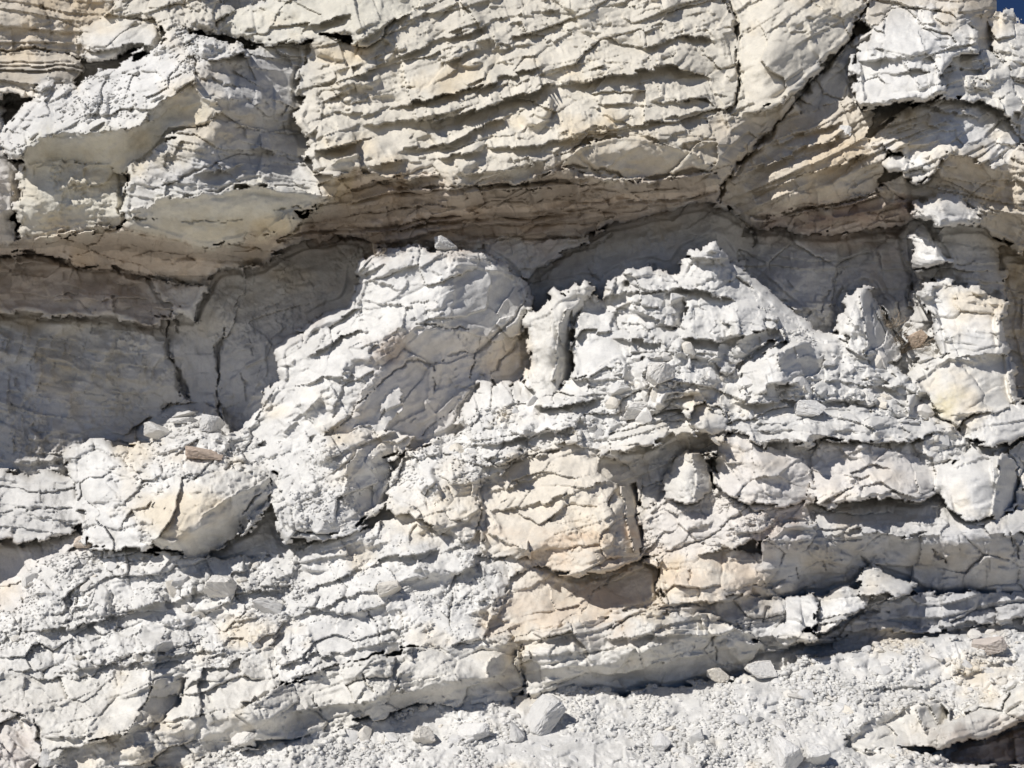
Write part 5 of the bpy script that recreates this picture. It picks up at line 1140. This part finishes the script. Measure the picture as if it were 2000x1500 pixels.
# gravel nobody could count: one mesh
def gravel(name, label, spots, sizes):
    base = []
    for k in range(8):
        me = stone_mesh(900 + k, 'g', 11, rs.uniform(.5, .9), rs.uniform(1, 1.4))
        vv = np.array([x.co[:] for x in me.vertices]); me.calc_loop_triangles(); ff = np.array([p.vertices[:] for p in me.loop_triangles])
        bpy.data.meshes.remove(me); base.append((vv, ff))
    VV, FF, CC, nv = [], [], [], 0
    for (j, i), s in zip(spots, sizes):
        vv, ff = base[rs.randint(8)]
        d = float(D[j, i]); r = s * (CAM_D - d) / FPX / 2
        a, b2 = rs.uniform(0, 6.28), rs.uniform(-.7, .7)
        ca, sa, cb, sb2 = math.cos(a), math.sin(a), math.cos(b2), math.sin(b2)
        M = np.array([[ca, -sa, 0], [sa, ca, 0], [0, 0, 1]]) @ np.array([[1, 0, 0], [0, cb, -sb2], [0, sb2, cb]])
        c = XYZ[j, i] + np.array([0, -r * .1, r * .05])
        VV.append(vv @ M.T * r + c); FF.append(ff + nv); nv += len(vv)
        CC.append(np.tile(CF[j * NU + i] * rs.uniform(.88, 1.08), (len(vv), 1)))
    VV = np.concatenate(VV); FF = np.concatenate(FF).astype(np.int32); CC = np.concatenate(CC)
    me = bpy.data.meshes.new(name)
    me.vertices.add(len(VV)); me.loops.add(FF.size); me.polygons.add(len(FF))
    me.vertices.foreach_set('co', VV.astype(F32).ravel()); me.loops.foreach_set('vertex_index', FF.ravel())
    me.polygons.foreach_set('loop_start', np.arange(0, FF.size, 3, dtype=np.int32)); me.update(calc_edges=True)
    ca = me.color_attributes.new('rock', 'FLOAT_COLOR', 'POINT')
    ca.data.foreach_set('color', np.concatenate([np.clip(CC, .03, .82), np.ones((len(VV), 1))], 1).astype(F32).ravel())
    me.materials.append(MAT_ROCK)
    o = link(bpy.data.objects.new(name, me)); o['kind'] = 'stuff'; o['label'] = label; o['category'] = 'gravel'
def spots_on(parts, count, weight=None):
    mm = np.isin(MID, [mass_index(p) for p in parts]) & (U > -150) & (U < 2150) & (V < 1600)
    dens = np.clip(.25 + 1.5 * fbm(U / 70, V / 45, 77, 3), 0.02, 1.5)
    jy, ix = np.where(mm); pr = dens[jy, ix].astype(np.float64); t = rs.choice(len(jy), count, p=pr / pr.sum())
    return list(zip(jy[t], ix[t]))
sp = spots_on(['loose white gravel', 'thin gravelly ridge'], 9000)
gravel('gravel', 'fine white gravel and chips strewn over the scree slope', sp, 3.5 + 11 * rs.rand(len(sp)) ** 3)
sp = spots_on(['broken pale blocks below', 'grey-white broken rock and rubble', 'pile of white rocks in front', 'crumbly grey-white rock left', 'crumbly rock shelf', 'smooth white sloping beds', 'dark shaded rubble floor', 'stepped sunlit rocks', 'jagged bright crumbling edge'], 4500)
gravel('rock_chips', 'small white chips and grit lodged on the broken ledges', sp, 3.5 + 8 * rs.rand(len(sp)) ** 3)

# ------------------------------------------------------------------ dry shrub and dead twigs
mt, n, l, b = node_mat('dry_twig', .9)
geo = n.new('ShaderNodeNewGeometry'); t1 = noise(n, l, geo.outputs['Position'], 40, 3)
l.new(ramp(n, l, t1.outputs[0], [(.3, (.24, .19, .14)), (.7, (.46, .40, .32))]), b.inputs['Base Color'])
def tubes(name, paths, mat):
    VV, FF, nv = [], [], 0
    for pts, r0, r1 in paths:
        P = np.array(pts); m = len(P)
        for k in range(m):
            t = P[min(k + 1, m - 1)] - P[max(k - 1, 0)]; t /= np.linalg.norm(t) + 1e-9
            a = np.cross(t, [0.3, .9, .2]); a /= np.linalg.norm(a); c = np.cross(t, a)
            r = r0 + (r1 - r0) * k / max(m - 1, 1)
            for q in range(4):
                th = q * math.pi / 2; VV.append(P[k] + r * (math.cos(th) * a + math.sin(th) * c))
        for k in range(m - 1):
            for q in range(4):
                i0 = nv + k * 4 + q; i1 = nv + k * 4 + (q + 1) % 4
                FF.append((i0, i1, i1 + 4, i0 + 4))
        nv += m * 4
    me = bpy.data.meshes.new(name); me.from_pydata([tuple(p) for p in VV], [], FF); me.materials.append(mat)
    return me
def twig_path(p, dirn, length, wob):
    pts = [np.array(p, float)]; dirn = np.array(dirn, float); dirn /= np.linalg.norm(dirn)
    for k in range(5):
        dirn = dirn + rs.normal(size=3) * wob; dirn /= np.linalg.norm(dirn)
        pts.append(pts[-1] + dirn * length / 5)
    return pts
def shrub(u, v, h, count, label, name='dry_shrub'):
    base = world_xyz(u, v, surf(u, v) + .02)
    root = link(bpy.data.objects.new(name, None)); root.location = base.tolist(); root.empty_display_size = .1
    root['label'] = label; root['category'] = 'shrub'
    stems, twigs = [], []
    for k in range(count):
        dv = np.array([rs.normal() * .7, -abs(rs.normal()) * .45 - .1, rs.uniform(.25, 1)])
        p = twig_path((rs.normal() * .03, 0, 0), dv, h * rs.uniform(.6, 1), .25); stems.append((p, .0035, .0015))
        for _ in range(4):
            q = p[rs.randint(1, 6)]
            twigs.append((twig_path(q, dv + rs.normal(size=3) * .9, h * rs.uniform(.2, .45), .35), .0016, .0008))
    link(bpy.data.objects.new('stem', tubes('stem', stems, mt)), root)
    t = link(bpy.data.objects.new('twigs', tubes('twigs', twigs, mt)), root); t['kind'] = 'stuff'
shrub(1762, 690, .26, 26, 'small dry twiggy shrub rooted left of the bright bedded face')
shrub(1735, 640, .18, 14, 'pale wispy dry plant in front of the thin pointed spire')
shrub(738, 500, .10, 9, 'tiny tuft of dead twigs at the top left corner of the central buttress')
print('scene done', round(time.time() - T0, 1), 's')
